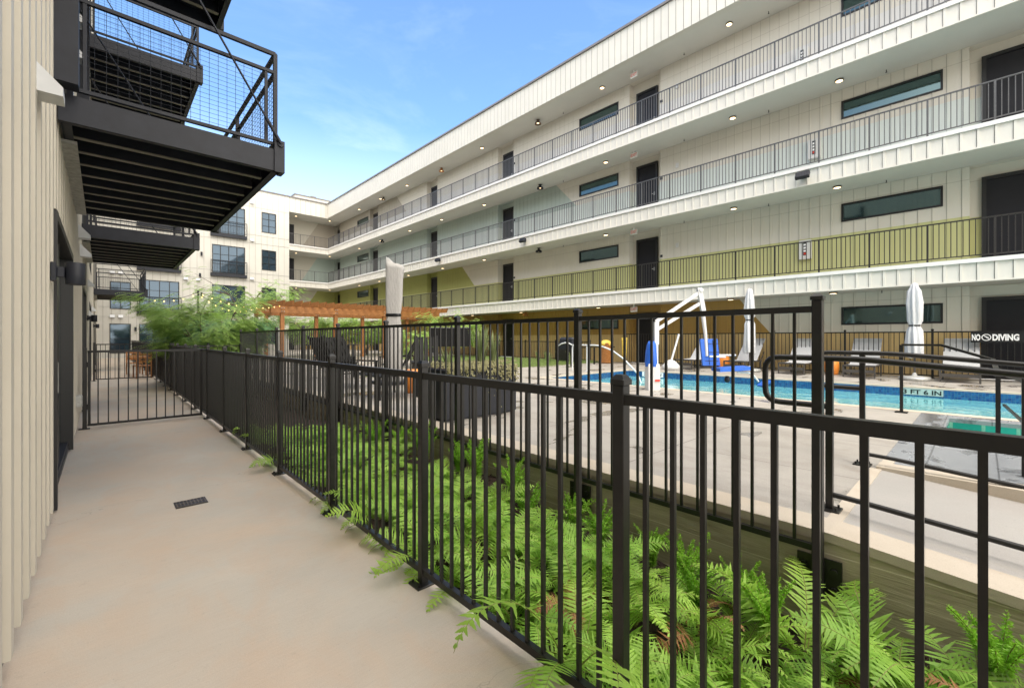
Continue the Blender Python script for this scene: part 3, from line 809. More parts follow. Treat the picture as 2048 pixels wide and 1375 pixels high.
# ------------------------------------------------------------------ lamps on ceilings etc
SOF=[2.765,5.975,9.20,12.585]
ly={0:[3.1,6.1,11.8,16.8,21.0],1:[3.0,6.0,11.4,19.9,24.2,28.6,33.2,37],2:[2.95,6.03,11.4,19.9,24.3,28.4,33,37],3:[-.5,6.15,11.6,20.1,28.8,33,37]}
def disc_light(label,x,y,z,group):
    r=thing('ceiling_light',label,'ceiling light',(x,y,z),0,group)
    MB().lathe([(.02,0),(.108,0),(.112,-.012),(.112,-.035),(.10,-.045),(.088,-.045)],(x,y,z),20).build('rim',M['bronze'],r)
    MB().lathe([(.096,-.040),(.086,-.049),(.05,-.053),(.001,-.054)],(x,y,z),20).build('diffuser',M['lamp'],r)
CEZ=[2.8,6.01,9.23,12.62]
for L in range(4):
    for i,y in enumerate(ly[L]):
        disc_light(f'small glowing round ceiling light of the {lvn[L]} walkway, {ORD[i]} from the right end',16.35,y,CEZ[L],'round ceiling lights along the open walkways')
    disc_light(f'small glowing round ceiling light of the {lvn[L]} walkway beside the wing door',13.0,43.0,CEZ[L],'round ceiling lights along the open walkways')
    disc_light(f'small glowing round ceiling light of the {lvn[L]} walkway at the inside corner',15.9,42.6,CEZ[L],'round ceiling lights along the open walkways')
def dome(label,x,y,z,m):
    r=thing('cage_light',label,'ceiling light',(x,y,z),0,'bell shaped ceiling lights')
    MB().lathe([(.03,0),(.09,-.005),(.09,-.03),(.04,-.035),(.05,-.08),(.15,-.14),(.17,-.22),(.16,-.225),(.13,-.15)],(x,y,z),18).build('shade',m,r)
    MB().lathe([(.04,-.1),(.07,-.16),(.001,-.20)],(x,y,z),12).build('bulb',M['lamp'],r)
for x,y,z,l,m in ((16.4,15.6,12.62,'bronze bell light under the top floor roof, above the second floor door column',M['bronze']),
    (16.35,15.4,9.23,'dark bell light under the top floor slab, right of the mint painted diagonal',M['steel']),
    (16.35,15.5,6.01,'dark bell light under the third floor slab, above the cream wall',M['steel']),
    (16.4,24.4,12.62,'copper coloured bell light under the roof near the taupe wall',M['wood']),
    (16.4,32.6,12.62,'bronze bell light under the roof nearest to the wing',M['bronze']),
    (16.3,32.6,9.23,'dark bell light under the top floor slab nearest to the wing',M['steel']),
    (16.6,16.7,2.8,'wide copper pan light under the second floor slab above the lawn',M['wood'])): dome(l,x,y,z,m)
for i,(y,l) in enumerate(((3.65,'black floodlight on the third floor fascia, nearest to the viewer'),(15.6,'black floodlight on the third floor fascia, the middle one'),(23.2,'black floodlight on the third floor fascia, farthest away'))):
    r=thing('floodlight',l,'floodlight',(XF,y,6.3),0,'floodlights on the fascia')
    MB().cbox(XF-.06,XF-.02,y-.07,y+.07,6.2,6.36,.006).bar((XF-.05,y,6.28),(XF-.18,y,6.26),.03,.03).build('bracket',M['steel'],r)
    a=R(28);hm=MB();hm.cbox(-.06,.06,-.18,.18,-.10,.10,.012)
    for k in range(9): hm.box(-.075,-.06,-.17+k*.04,-.155+k*.04,-.09,.09)
    hm.xform(Matrix.Translation((XF-.22,y,6.26))@Matrix.Rotation(a,4,'Y'))
    hm.build('lamp_head',M['steel'],r)

def text_mesh(txt,size,extr=.002,bold=.0):
    cu=bpy.data.curves.new('t','FONT');cu.body=txt;cu.size=size;cu.extrude=extr;cu.offset=bold;cu.align_x='CENTER';cu.align_y='CENTER';cu.resolution_u=3
    o=bpy.data.objects.new('t',cu);COL.objects.link(o)
    dg=bpy.context.evaluated_depsgraph_get();me=bpy.data.meshes.new_from_object(o.evaluated_get(dg))
    bpy.data.objects.remove(o);mb=MB();mb.v=[tuple(v.co) for v in me.vertices];mb.f=[tuple(p.vertices) for p in me.polygons];mb.sm=[False]*len(mb.f)
    bpy.data.meshes.remove(me);return mb
FX=Matrix(((0,0,-1,0),(-1,0,0,0),(0,1,0,0),(0,0,0,1)))   # text facing -X
def put_fit(name,txt,w,h,x,y,z,m,parent,bold=.02):
    mb=text_mesh(txt,1,.001,bold)
    xs=[v[0] for v in mb.v];ys_=[v[1] for v in mb.v]
    mb.xform(Matrix.Translation((x,y,z))@FX@Matrix.Diagonal((w/(max(xs)-min(xs)),h/(max(ys_)-min(ys_)),1.5,1))@Matrix.Translation((-(max(xs)+min(xs))/2,-(max(ys_)+min(ys_))/2,0)))
    return mb.build(name,m,parent)
def put_text(name,txt,size,x,y,z,m,parent,sx=1,bold=0):
    mb=text_mesh(txt,size,.0015,bold);mb.xform(Matrix.Translation((x,y,z))@FX@Matrix.Diagonal((sx,1,1,1)));return mb.build(name,m,parent)
for L,zc in ((1,2.62),(2,5.86),(3,9.08),(3,12.45)):
    ll={2.62:'under the second floor slab',5.86:'under the third floor slab',9.08:'under the top floor slab',12.45:'under the roof'}[zc]
    r=thing('exit_sign',f'small faded red exit sign hanging {ll}','exit sign',(16.3,9.95,zc+.12),0,'exit signs over the walkway')
    MB().box(16.29,16.31,9.80,10.12,zc-.13,zc+.08).bar((16.3,9.96,zc+.08),(16.3,9.96,zc+.2),.04,.04).build('panel',M['paper'],r)
    put_text('lettering','EXIT',.17,16.287,9.96,zc-.02,M['exit_red'],r,.85,.004)
# fire extinguisher cabinets
for L,(y,z0) in enumerate(((3.97,4.0),(3.72,7.25),(4.05,10.35))):
    r=thing('fire_extinguisher_cabinet',f'white fire extinguisher cabinet on the {lvn[L+1]} walkway wall','cabinet',(16.95,y,z0),0,'fire extinguisher cabinets')
    MB().cbox(16.9,17.03,y-.17,y+.17,z0,z0+.62,.008).build('box',M['cabinet'],r)
    MB().box(16.885,16.9,y-.045,y+.045,z0+.12,z0+.55).build('door_strip',M['frame'],r)
    for k in range(3): MB().box(16.878,16.886,y-.032,y+.032,z0+.23+k*.10,z0+.29+k*.10).build('letter_window',M['paper'],r)
    MB().box(16.878,16.886,y-.032,y+.032,z0+.14,z0+.20).build('red_label',M['red'],r)
# small house number plates & call boxes near doors
for L in range(1,4):
    for (a,b) in doorsY[1:3]:
        tag(MB().cbox(17.015,17.04,a-.36,a-.26,FL[L]+1.45,FL[L]+1.55,.004).build('door_number_plate',M['steel']),f'tiny dark plate on the {lvn[L]} wall by the {"nearer" if a<12 else "farther"} middle door','number plate')
for L in range(1,4):
    z=FL[L]+1.75
    tag(MB().cbox(16.98,17.03,8.35,8.47,z,z+.18,.01).build('alarm_strobe',M['white_plastic']),f'small white alarm strobe on the {lvn[L]} wall near the exit sign','alarm')
# sprinklers
si=0
for L in range(4):
    for i,y in enumerate((1.9,5.0,8.0,14.2) if L else (2.0,)):
        z=CEZ[L];x=16.75
        tag(MB().tube([(x,y,z),(x,y,z-.07)],.012,6).lathe([(.001,-.07),(.03,-.075),(.001,-.08)],(x,y,z),8).build('sprinkler',M['steel']),f'tiny sprinkler head under the {lvn[L]} ceiling, {ORD[i]} from the right','sprinkler','sprinkler heads along the open walkways')

# NO DIVING sign
r=thing('no_diving_sign','black banner lettered NO DIVING in white on the far pool fence','sign',(16.24,-.22,1.28))
MB().box(16.235,16.245,-.70,.19,1.285,1.545).build('panel',M['sign_black'],r)
put_fit('lettering','NO',.15,.165,16.233,.095,1.415,M['paper'],r,.045)
put_fit('lettering','DIVING',.44,.165,16.233,-.405,1.415,M['paper'],r,.045)
s=MB();cy,cz,ro_,ri=-.082,1.415,.085,.068
for k in range(28):
    a0,a1=2*pi*k/28,2*pi*(k+1)/28
    s.quad((16.232,cy-ro_*cos(a0),cz+ro_*sin(a0)),(16.232,cy-ro_*cos(a1),cz+ro_*sin(a1)),(16.232,cy-ri*cos(a1),cz+ri*sin(a1)),(16.232,cy-ri*cos(a0),cz+ri*sin(a0)))
s.bar((16.231,cy+.055,cz+.055),(16.231,cy-.055,cz-.055),.003,.014,up=(0,1,-1) if False else (0,0,1))
s.bar((16.231,cy+.02,cz+.03),(16.231,cy-.045,cz-.01),.003,.012)
s.lathe([(.001,-.0),(.014,0),(.001,.001)],(16.23,cy-.035,cz+.02),8)
s.build('symbol',M['paper'],r)
# depth markers
r=thing('depth_marker','white tile plaque reading 3 FT 6 IN on the far pool wall','sign',(13.2,.8,.2))
MB().box(13.196,13.206,.56,1.24,.135,.275).build('plaque',M['plaque'],r)
put_fit('lettering','3 FT 6 IN',.62,.10,13.194,.9,.205,M['sign_black'],r,.02)
r=thing('depth_marker','white tile plaque starting with 3 FT near the pool lift','sign',(13.2,7.4,.2))
MB().box(13.196,13.206,7.0,7.75,.125,.275).build('plaque',M['paper'],r)
put_fit('lettering','3 FT 6 IN',.62,.10,13.194,7.37,.205,M['sign_black'],r,.02)

# ------------------------------------------------------------------ sconces on left wall
def sconce(y,label):
    x=XL+.03;z=1.79
    r=thing('wall_lamp',label,'wall lamp',(x,y,z),0,'cylinder wall lamps on the left wall')
    MB().cbox(x,x+.03,y-.06,y+.06,z+.02,z+.15,.004).cbox(x+.03,x+.07,y-.03,y+.03,z+.05,z+.12,.004).build('mount',M['steel'],r)
    MB().lathe([(.001,0),(.052,0),(.055,.004),(.055,.156),(.052,.16),(.001,.16)],(x+.125,y,z),24).build('cylinder_shade',M['steel'],r)
sconce(4.55,'black cylinder wall lamp by the nearest patio door');sconce(14.6,'black cylinder wall lamp past the walkway gate');sconce(23.8,'black cylinder wall lamp far down the walkway')

# drain
r=thing('drain_grate','small dark rectangular drain grate set in the walkway','drain',(.55,4.58,.002))
MB().box(.44,.66,4.50,4.68,.001,.004).build('grate_bed',M['frame'],r)
g=MB()
for k in range(9): g.box(.45+k*.024,.458+k*.024,4.51,4.67,.004,.008)
for k in range(3): g.box(.445,.655,4.51+k*.075,4.52+k*.075,.004,.0075)
g.build('bars',M['bronze'],r)

# ------------------------------------------------------------------ poolside
def lounger(x,y,rzr,label):
    r=thing('sun_lounger',label,'sun lounger',(x,y,D),rzr,'reclined grey sling loungers beside the pool')
    # local: foot at -X, back at +X ; width .68
    f=MB();w=.34;h=.33
    for s in (-w,w): f.box(-.62,.55,s-.015,s+.015,h-.03,h+.01)
    f.box(-.62,-.58,-w,w,h-.03,h+.01);f.box(.5,.54,-w,w,h-.03,h+.01)
    for s in (-w,w):
        for X in (-.60,.48): f.box(X-.018,X+.018,s-.018,s+.018,0,h)
    f.box(-.612,-.588,-w,w,0,.02);f.box(-.612,-.588,-w,w,.13,.22);f.box(.46,.49,-w,w,.06,.1)
    f.bar((.45,-w,.3),(.72,-w,.62),.02,.02).bar((.45,w,.3),(.72,w,.62),.02,.02)
    f.build('frame',M['lounger_frame'],r,False)
    s=MB().add([(-.62,-w+.03,h+.02),(-.62,w-.03,h+.02),(-.2,w-.03,h-.0),(-.2,-w+.03,h-.0),(.22,w-.03,h+.02),(.22,-w+.03,h+.02)],[(0,3,2,1),(3,5,4,2)])
    s.add([(x_,y_,z_-.012) for x_,y_,z_ in [(-.62,-w+.03,h+.02),(-.62,w-.03,h+.02),(-.2,w-.03,h-.0),(-.2,-w+.03,h-.0),(.22,w-.03,h+.02),(.22,-w+.03,h+.02)]],[(0,1,2,3),(3,2,4,5)])
    s.build('seat_sling',M['sling'],r,False)
    MB().obox((.53,0,.70),(.62,0,.74),(0,1,0),(-.74,0,.62),.485,w-.01,.012).build('back_sling',M['sling'],r,False)
for x,y,a,l in ((15.75,.36,0,'grey sling lounger in front of the NO DIVING banner, nearest to the viewer'),(15.75,2.30,0,'grey sling lounger right of the orange stool, second nearest'),
    (15.7,3.87,R(-3),'grey sling lounger between the two middle stools, third nearest'),(15.7,5.45,R(-7),'grey sling lounger behind the closed umbrella beside the pool lift seat'),
    (15.55,7.05,R(-12),'grey sling lounger behind the pool lift, farthest away')): lounger(x,y,a,l)
def stool(x,y,label,m='orange'):
    r=thing('side_stool',label,'stool',(x,y,D),0,'orange drum stools')
    MB().lathe([(.001,0),(.14,0),(.165,.03),(.185,.2),(.185,.27),(.165,.43),(.14,.455)],(0,0,0),20).build('drum',M[m],r,False)
    MB().lathe([(.14,.455),(.13,.462),(.001,.462)],(0,0,0),20).build('top',M[m],r,False)
stool(15.9,3.05,'orange drum stool between the second and third nearest loungers');stool(15.9,6.15,'orange drum stool behind the blue lift seat')
stool(15.2,-.85,'orange drum stool at the right edge by the black gate');stool(4.55,7.75,'orange drum stool seen through both near fences')

def closed_umbrella(x,y,label,zt=2.98,lean=0,tie=1.62,r0=.15):
    r=thing('closed_umbrella',label,'umbrella',(x,y,D),0,'closed white market umbrellas by the pool')
    MB().tube([(0,0,.04),(0,0,zt-D-.1)],.022,10).build('pole',M['lounger_frame'],r,False)
    b=MB().lathe([(.001,0),(.30,0),(.32,.03),(.32,.08),(.28,.10),(.06,.12),(.03,.2),(.001,.2)],(0,0,0),24);b.build('base',M['galv'],r,False)
    n=40;prof=[(.60,r0*.95),(.64,r0*1.05),(1.0,r0*1.0),(tie-D-.14,r0*.9),(tie-D,r0*.62),(tie-D+.12,r0*.88),(2.0,r0*.95),(2.3,r0*.8),(zt-D-.12,r0*.55),(zt-D-.03,r0*.38),(zt-D,.01)]
    v=[];f=[]
    for i,(z,rr) in enumerate(prof):
        for k in range(n):
            a=2*pi*k/n;fold=1+.20*sin(a*8+z*1.5)*(.4+.6*min(1,rr/r0))+.07*sin(a*3+z*4)
            v.append((rr*fold*cos(a),rr*fold*sin(a),z+.03*sin(a*4)*(1 if i<2 else 0)))
    for i in range(len(prof)-1):
        for k in range(n): f.append((i*n+k,i*n+(k+1)%n,(i+1)*n+(k+1)%n,(i+1)*n+k))
    MB().add(v,f,True).build('folded_canopy',M['canvas'],r,False)
    MB().lathe([(r0*.72,0),(r0*.76,.012),(r0*.76,.03),(r0*.72,.04)],(0,0,tie-D-.02),20).build('strap',M['sign_black'],r,False)
closed_umbrella(15.3,1.18,'closed white umbrella with a round base between the two nearest loungers',2.82,tie=1.72,r0=.155)
closed_umbrella(15.3,5.12,'closed white umbrella behind the blue pool lift seat',3.0,tie=1.98,r0=.155)

# cantilever cover
r=thing('covered_umbrella','tall grey canvas cover strapped round a folded cantilever umbrella','umbrella',(5.07,9.6,D))
n=36;prof=[(.0,.22,.10,.0,0),(.25,.215,.10,0,0),(.9,.20,.10,0,0),(1.40,.185,.10,0.01,0),(1.64,.155,.095,.015,0),(1.74,.175,.10,.02,0),(2.0,.185,.12,.03,0),(2.45,.19,.12,.045,0),(2.75,.205,.125,.06,0),(2.86,.205,.12,.065,0)]
v=[];f=[]
cr=Vector((cos(TH),-sin(TH),0));cf=Vector((sin(TH),cos(TH),0))
for i,(z,a_,b_,sh,_) in enumerate(prof):
    for k in range(n):
        t=2*pi*k/n;cx=abs(cos(t))**.6*(1 if cos(t)>0 else -1);sy=abs(sin(t))**.6*(1 if sin(t)>0 else -1)
        fo=1+.05*sin(t*3+z*1.3)+.035*sin(t*2-z*2.7+1)+.022*sin(t*7+z*6)+.012*sin(t*11-z*9)
        p=cr*(a_*cx*fo+sh)+cf*(b_*sy*fo);zz=z+( -.07*cos(t)*(i==len(prof)-1)+(.09 if cos(t)<-.93 and i==len(prof)-1 else 0) )-(.05*cos(t) if i==len(prof)-2 else 0)
        v.append((p.x,p.y,zz))
for i in range(len(prof)-1):
    for k in range(n): f.append((i*n+k,i*n+(k+1)%n,(i+1)*n+(k+1)%n,(i+1)*n+k))
top=cr*.065
v.append((top.x,top.y,2.84));q=len(v)-1
for k in range(n): f.append(((len(prof)-1)*n+k,(len(prof)-1)*n+(k+1)%n,q))
MB().add(v,f,True).build('canvas_cover',M['cover'],r,False)
sv=[];sf=[]
for i,z in enumerate((1.60,1.61,1.66,1.67)):
    for k in range(n):
        t=2*pi*k/n;cx=abs(cos(t))**.6*(1 if cos(t)>0 else -1);sy=abs(sin(t))**.6*(1 if sin(t)>0 else -1);e=1.0 if i in(0,3) else 1.07
        p=cr*(.168*cx*e+.015)+cf*(.105*sy*e);sv.append((p.x,p.y,z))
for i in range(3):
    for k in range(n): sf.append((i*n+k,i*n+(k+1)%n,(i+1)*n+(k+1)%n,(i+1)*n+k))
MB().add(sv,sf,True).build('strap',M['sign_black'],r,False)
MB().cbox(-.4,.4,-.4,.4,0,.07,.02).build('base',M['steel'],r,False)

# pool lift
LX,LY=8.45,4.72
r=thing('pool_lift','white pool lift with folded boom arms and a blue seat hanging over the water','pool lift',(LX,LY,D))
def lp(a,b,z): # a along camera-right, b along forward, from base
    p=Vector((LX,LY,0))+cr*a+cf*b;return (p.x,p.y,z)
bx=MB();c=[lp(-.12,-.12,0),lp(.12,-.12,0),lp(.12,.14,0),lp(-.12,.14,0)]
v=[(p[0],p[1],D) for p in c]+[( p[0],p[1],.80) for p in c]+[(Vector(p)*.9+Vector((LX,LY,0))*.1).to_tuple()[:2]+(.86,) for p in c]
bx.add(v,[(0,1,5,4),(1,2,6,5),(2,3,7,6),(3,0,4,7),(4,5,9,8),(5,6,10,9),(6,7,11,10),(7,4,8,11),(8,9,10,11)])
bx.build('base_box',M['white_plastic'],r)
MB().obox(lp(.06,-.137,.52),cr,cf,(0,0,1),.05,.003,.02).build('red_label',M['red'],r)
MB().tube([lp(.07,0,.8),lp(.07,0,1.28)],.05,12).obox(lp(.08,0,1.50),cr,cf,(0,0,1),.045,.04,.24).build('mast',M['white_metal'],r)
cv=MB();nn=16
pv=[];pf=[]
for i,(z,ra) in enumerate(((.80,.12),(.9,.125),(1.1,.115),(1.25,.10),(1.33,.07),(1.34,.01))):
    for k in range(nn):
        t=2*pi*k/nn;fo=1+.12*sin(3*t+z*6);p=Vector(lp(-.02,0,0))+(cr*cos(t)+cf*sin(t))*ra*fo;pv.append((p.x,p.y,z))
for i in range(5):
    for k in range(nn): pf.append((i*nn+k,i*nn+(k+1)%nn,(i+1)*nn+(k+1)%nn,(i+1)*nn+k))
cv.add(pv,pf,True);cv.build('blue_cover',M['blue'],r)
A=lp(.07,0,1.74);B=lp(1.0,-.02,2.37);A2=lp(.10,0,1.58);B2=lp(.98,-.02,2.12)
MB().bar(A,B,.06,.07).bar(A2,B2,.055,.065).build('boom_arm',M['white_metal'],r)
MB().obox(lp(1.02,-.02,2.16),(cr*.18+Vector((0,0,-1))),cf,cr,.30,.04,.045).tube([lp(1.0,-.08,2.40),lp(1.0,.05,2.40)],.04,10).build('end_link',M['white_metal'],r)
MB().tube([lp(1.05,-.02,1.9),lp(1.10,-.02,1.5),lp(1.13,-.02,1.02)],[.045,.035,.03],10).build('hanger',M['white_metal'],r)
MB().obox(lp(1.20,0,1.10),(cr*.10+Vector((0,0,-1))),cf,cr,.28,.03,.18).build('blue_backrest',M['blue'],r)
bk=MB()
for k in (-.5,0.0,.5): bk.bar(lp(1.04+.06+k*.02,-.034,1.10+k*.36),lp(1.36+k*.02+.02,-.034,1.10+k*.36),.006,.008)
for k in (-.35,.25): bk.bar(lp(1.2+k*.18-.0,-.034,1.36),lp(1.2+k*.18+.05,-.034,.84),.006,.008)
bk.build('seat_ribs',M['sign_black'],r)
MB().obox(lp(1.62,-.08,.76),(cr+Vector((0,0,.06))),cf,(0,0,1),.33,.2,.035).build('blue_seat',M['blue'],r)
MB().tube([lp(1.1,-.22,1.02),lp(1.42,-.22,1.01)],.02,8).tube([lp(1.35,.2,1.03),lp(1.85,.2,1.03)],.02,8).build('armrest',M['white_metal'],r)
MB().tube(smooth_path([lp(1.7,-.15,.70),lp(2.0,-.15,.68),lp(2.14,-.15,.50)],.1),.02,8).build('footrest_tube',M['white_metal'],r)
MB().obox(lp(2.26,-.15,.46),(cr+Vector((0,0,.7))),cf,(-.6,0,1),.10,.12,.02).build('footrest',M['blue'],r)
MB().tube([lp(1.62,-.1,.72),lp(1.63,-.1,.60)],.012,6).lathe([(.03,0),(.055,-.05),(.055,-.10),(.03,-.13)],lp(1.52,-.1,.61),10).build('wheel',M['steel'],r)

r=thing('leaning_pole','white pole leaning from a bulky white base on the far pool deck','pole',(14.4,7.35,D))
MB().lathe([(.001,0),(.3,0),(.3,.12),(.16,.28),(.05,.34)],(0,0,0),18).build('base',M['white_plastic'],r,False)
MB().tube([(0,0,.25),(.35,-.12,1.22)],.035,8).build('pole',M['white_metal'],r,False)

# grab rail into pool
r=thing('pool_grab_rail','curved white tube grab rail dropping into the far left end of the pool','handrail',(11.5,8.6,D))
pl=[(11.5,9.35,D),(11.5,9.35,1.17),(11.5,8.37,1.17),(11.5,8.1,1.12),(11.5,7.77,1.01),(11.5,7.36,.76),(11.5,6.91,.36),(11.5,6.75,.0)]
MB().tube(smooth_path(pl,.12,4),.024,10).build('tube',M['white_metal'],r)
MB().tube([(11.5,8.75,D),(11.5,8.75,1.16)],.022,8).lathe([(.03,0),(.06,0),(.06,.02),(.03,.03)],(11.5,8.75,D),12).build('post',M['white_metal'],r)

# trash and grill
r=thing('trash_bin','reddish wooden slatted bin with a yellow liner by the far fence','trash bin',(15.85,11.05,D))
b=MB()
for k in range(5):
    for s in(-1,1): b.box(-.2+k*.082,-.2+k*.082+.072,s*.21-.012,s*.21+.012,.03,.88);b.box(s*.21-.012,s*.21+.012,-.2+k*.082,-.2+k*.082+.072,.03,.88)
b.build('slatted_body',M['wood'],r,False)
MB().box(-.2,.2,-.2,.2,.0,.84).build('inner_bin',M['frame'],r,False)
MB().lathe([(.24,.78),(.26,.84),(.25,.90),(.18,.96),(.10,1.0),(.001,1.01)],(0,0,0),12).build('yellow_liner',M['yellow'],r,False)
r=thing('towel','yellow towel hanging over the far pool fence beside the bin','towel',(16.2,10.35,1.0))
vv=[];ff=[]
for i in range(9):
    for j in range(7):
        y=-.14+.28*i/8;vv.append((.02*sin(i*1.9)-.03,y*(1-.35*j/6),.42-.14*j))
for i in range(8):
    for j in range(6): a=i*7+j;ff.append((a,a+7,a+8,a+1))
r2=MB().add(vv,ff,True).build('cloth',M['yellow'],r,False)
md=r2.modifiers.new('s','SOLIDIFY');md.thickness=.02
r=thing('grill_cabinet','black cabinet grill with a curved white handle beyond the pool','grill',(15.0,12.35,D))
MB().cbox(-.3,.3,-.45,.45,.0,.86,.02).build('cabinet',M['steel'],r,False)
MB().tube([(-.3,y_,z_) for y_,z_ in ((-.4,.78),(-.2,.86),(0,.88),(.2,.84),(.4,.74))],.03,8).build('handle',M['white_metal'],r,False)
MB().cbox(-.28,.28,-.42,.42,.86,1.12,.08).build('hood',M['steel'],r,False)
MB().box(-.31,-.30,-.38,.38,.1,.6).build('door_panel',M['black'],r,False)

# low planter with grasses
r=thing('planter','long charcoal metal planter box with trailing pale leaves over its rim','planter',(3.87,5.05,D))
MB().cbox(3.22,4.5,4.72,5.35,D+.03,.99,.01).box(3.26,4.46,4.76,5.31,D,D+.03).build('box',M['steel'],r)
MB().box(3.25,4.47,4.75,5.32,.985,.995).build('soil',M['mulch'],r)
tl=MB();q=random.Random(5)
for i in range(1500):
    x=q.uniform(3.22,4.52);d_=q.random()
    if q.random()<.5: y=4.71-q.uniform(0,.05);z=1.02-abs(q.gauss(0,.10))*(1.5 if x>3.9 else .5)
    else: y=q.uniform(4.72,5.3);z=1.0+q.uniform(0,.07)
    a=q.uniform(0,2*pi);l=q.uniform(.012,.028);u=Vector((cos(a),sin(a)*.4,sin(a))).normalized();w=Vector((-u.z,.4,u.x)).normalized()
    p=Vector((x,y,z));tl.add([p-u*l,p+w*l*.5,p+u*l,p-w*l*.5],[(0,1,2,3)])
tl.build('trailing_leaves',M['trail'],r)
def spiky(x,y,z,h,n,label,seed,group=None):
    q=random.Random(seed);r=thing('ornamental_grass',label,'plant',(x,y,z),0,group)
    b=MB()
    for i in range(n):
        a=q.uniform(0,2*pi);L=h*q.uniform(.6,1.1);ln=q.uniform(.05,.35);w=q.uniform(.012,.022);d=Vector((cos(a),sin(a),0));sd=Vector((-sin(a),cos(a),0))
        o=d*q.uniform(0,.05);pts=[]
        for k in range(6):
            t=k/5;p=o+d*(ln*L*t*t*1.2)+Vector((0,0,L*t*(1-.25*ln*t)));ww=w*(1-t)**.6*(1 if k<5 else 0);pts+= [p-sd*ww,p+sd*ww]
        b.add(pts,[(2*k,2*k+1,2*k+3,2*k+2) for k in range(5)],True)
    b.build('blades',M['blade'],r,False)
spiky(4.05,5.0,.98,.62,60,'upright spiky grey green plant rising from the right half of the planter',1)
spiky(4.38,5.1,.98,.55,40,'leaning spiky plant at the right end of the planter',2)
spiky(3.5,5.05,.98,.30,30,'short tuft of blades at the left end of the planter',4)
for i,(x,y) in enumerate(((14.6,12.0),(15.3,13.2),(15.9,14.6),(13.4,12.1),(14.1,13.4))): spiky(x,y,D,.55,40,'loose grey green grass clump on the far lawn',10+i,'grass clumps on the far lawn')

# deck furniture seen through the fences
def deck_chair(x,y,a,label):
    r=thing('lounge_chair',label,'chair',(x,y,D),a,'black lounge chairs behind the pool fence')
    f=MB()
    for s in(-.3,.3):
        f.bar((-.4,s,.02),(-.4,s,.55),.035,.035).bar((.35,s,.02),(.35,s,.5),.035,.035).bar((-.45,s,.56),(.4,s,.56),.06,.03).bar((-.4,s,.33),(.75,s,1.12),.035,.035) if False else f.bar((-.4,s,.0),(-.4,s,.56),.035,.035).bar((.35,s,.0),(.35,s,.56),.035,.035).bar((-.42,s,.57),(.42,s,.57),.06,.03)
        f.bar((.2,s*.85,.28),(.62,s*.85,1.14),.035,.035)
    f.build('frame',M['matte_black'],r,False)
    s_=MB()
    for k in range(7): s_.box(-.42+k*.09,-.35+k*.09,-.27,.27,.33-k*.008,.35-k*.008)
    s_.build('seat',M['matte_black'],r,False)
    b=MB()
    for k in range(5): b.obox((.41,-.2+k*.1,.72),(.44,0,.90),(0,1,0),(-.9,0,.44),.43,.04,.01)
    b.build('backrest',M['matte_black'],r,False)
for x,y,a,l in ((5.2,8.3,R(60),'black slatted lounge chair in front of the grey umbrella cover'),(4.1,9.6,R(110),'black slatted lounge chair left of the grey umbrella cover'),(4.6,12.0,R(200),'black slatted lounge chair farther along the pool fence'),(6.2,11.5,R(-40),'black slatted lounge chair deep on the deck near the pergola')): deck_chair(x,y,a,l)
r=thing('low_table','black slatted low table behind the pool fence beside the planter','table',(3.9,7.6,D))
b=MB()
for k in range(8): b.box(-.42+k*.108,-.34+k*.108,-.5,.5,.40,.425)
b.build('slatted_top',M['matte_black'],r,False)
for sx in(-.38,.38):
    for sy in(-.45,.45): MB().box(sx-.02,sx+.02,sy-.02,sy+.02,0,.40).build('leg',M['matte_black'],r,False)
r=thing('outdoor_screen','black outdoor television cabinet standing on posts behind the pool fence','screen',(8.65,12.4,D),-TH)
MB().cbox(-.68,.68,-.08,.08,.80,1.45,.02).build('cabinet',M['sign_black'],r,False)
for s in(-.5,.5): MB().box(s-.03,s+.03,-.03,.03,0,.80).build('leg',M['black'],r,False)
r=thing('grill_table','dark outdoor dining table under the pergola','table',(8.6,22.8,D))
MB().cbox(-1.2,1.2,-.45,.45,.72,.76,.01).build('table_top',M['steel'],r,False)
for sx in(-1,1):
    for sy in(-.35,.35): MB().box(sx-.03,sx+.03,sy-.03,sy+.03,0,.72).build('leg',M['steel'],r,False)
r=thing('patio_table','small reddish wooden table past the walkway gate','table',(.95,21.3,0))
MB().cbox(-.3,.3,-.3,.3,.68,.72,.01).build('table_top',M['wood'],r,False)
for sx in(-.25,.25):
    for sy in(-.25,.25): MB().box(sx-.02,sx+.02,sy-.02,sy+.02,0,.68).build('leg',M['wood'],r,False)
def wchair(x,y,a,l):
    r=thing('patio_chair',l,'chair',(x,y,0),a,'wooden patio chairs on the walkway')
    MB().cbox(-.22,.22,-.22,.22,.42,.45,.01).build('seat',M['wood'],r,False)
    b=MB()
    for k in range(3): b.box(-.22,.22,.2,.22,.55+k*.12,.63+k*.12)
    b.build('backrest',M['wood'],r,False)
    for sx in(-.2,.2):
        for sy in(-.2,.2): MB().box(sx-.018,sx+.018,sy-.018,sy+.018,0,.9 if sy>0 else .42).build('leg',M['wood'],r,False)
wchair(.9,22.3,R(8),'reddish wooden chair beyond the small patio table');wchair(1.02,20.05,R(190),'reddish wooden chair in front of the small patio table')

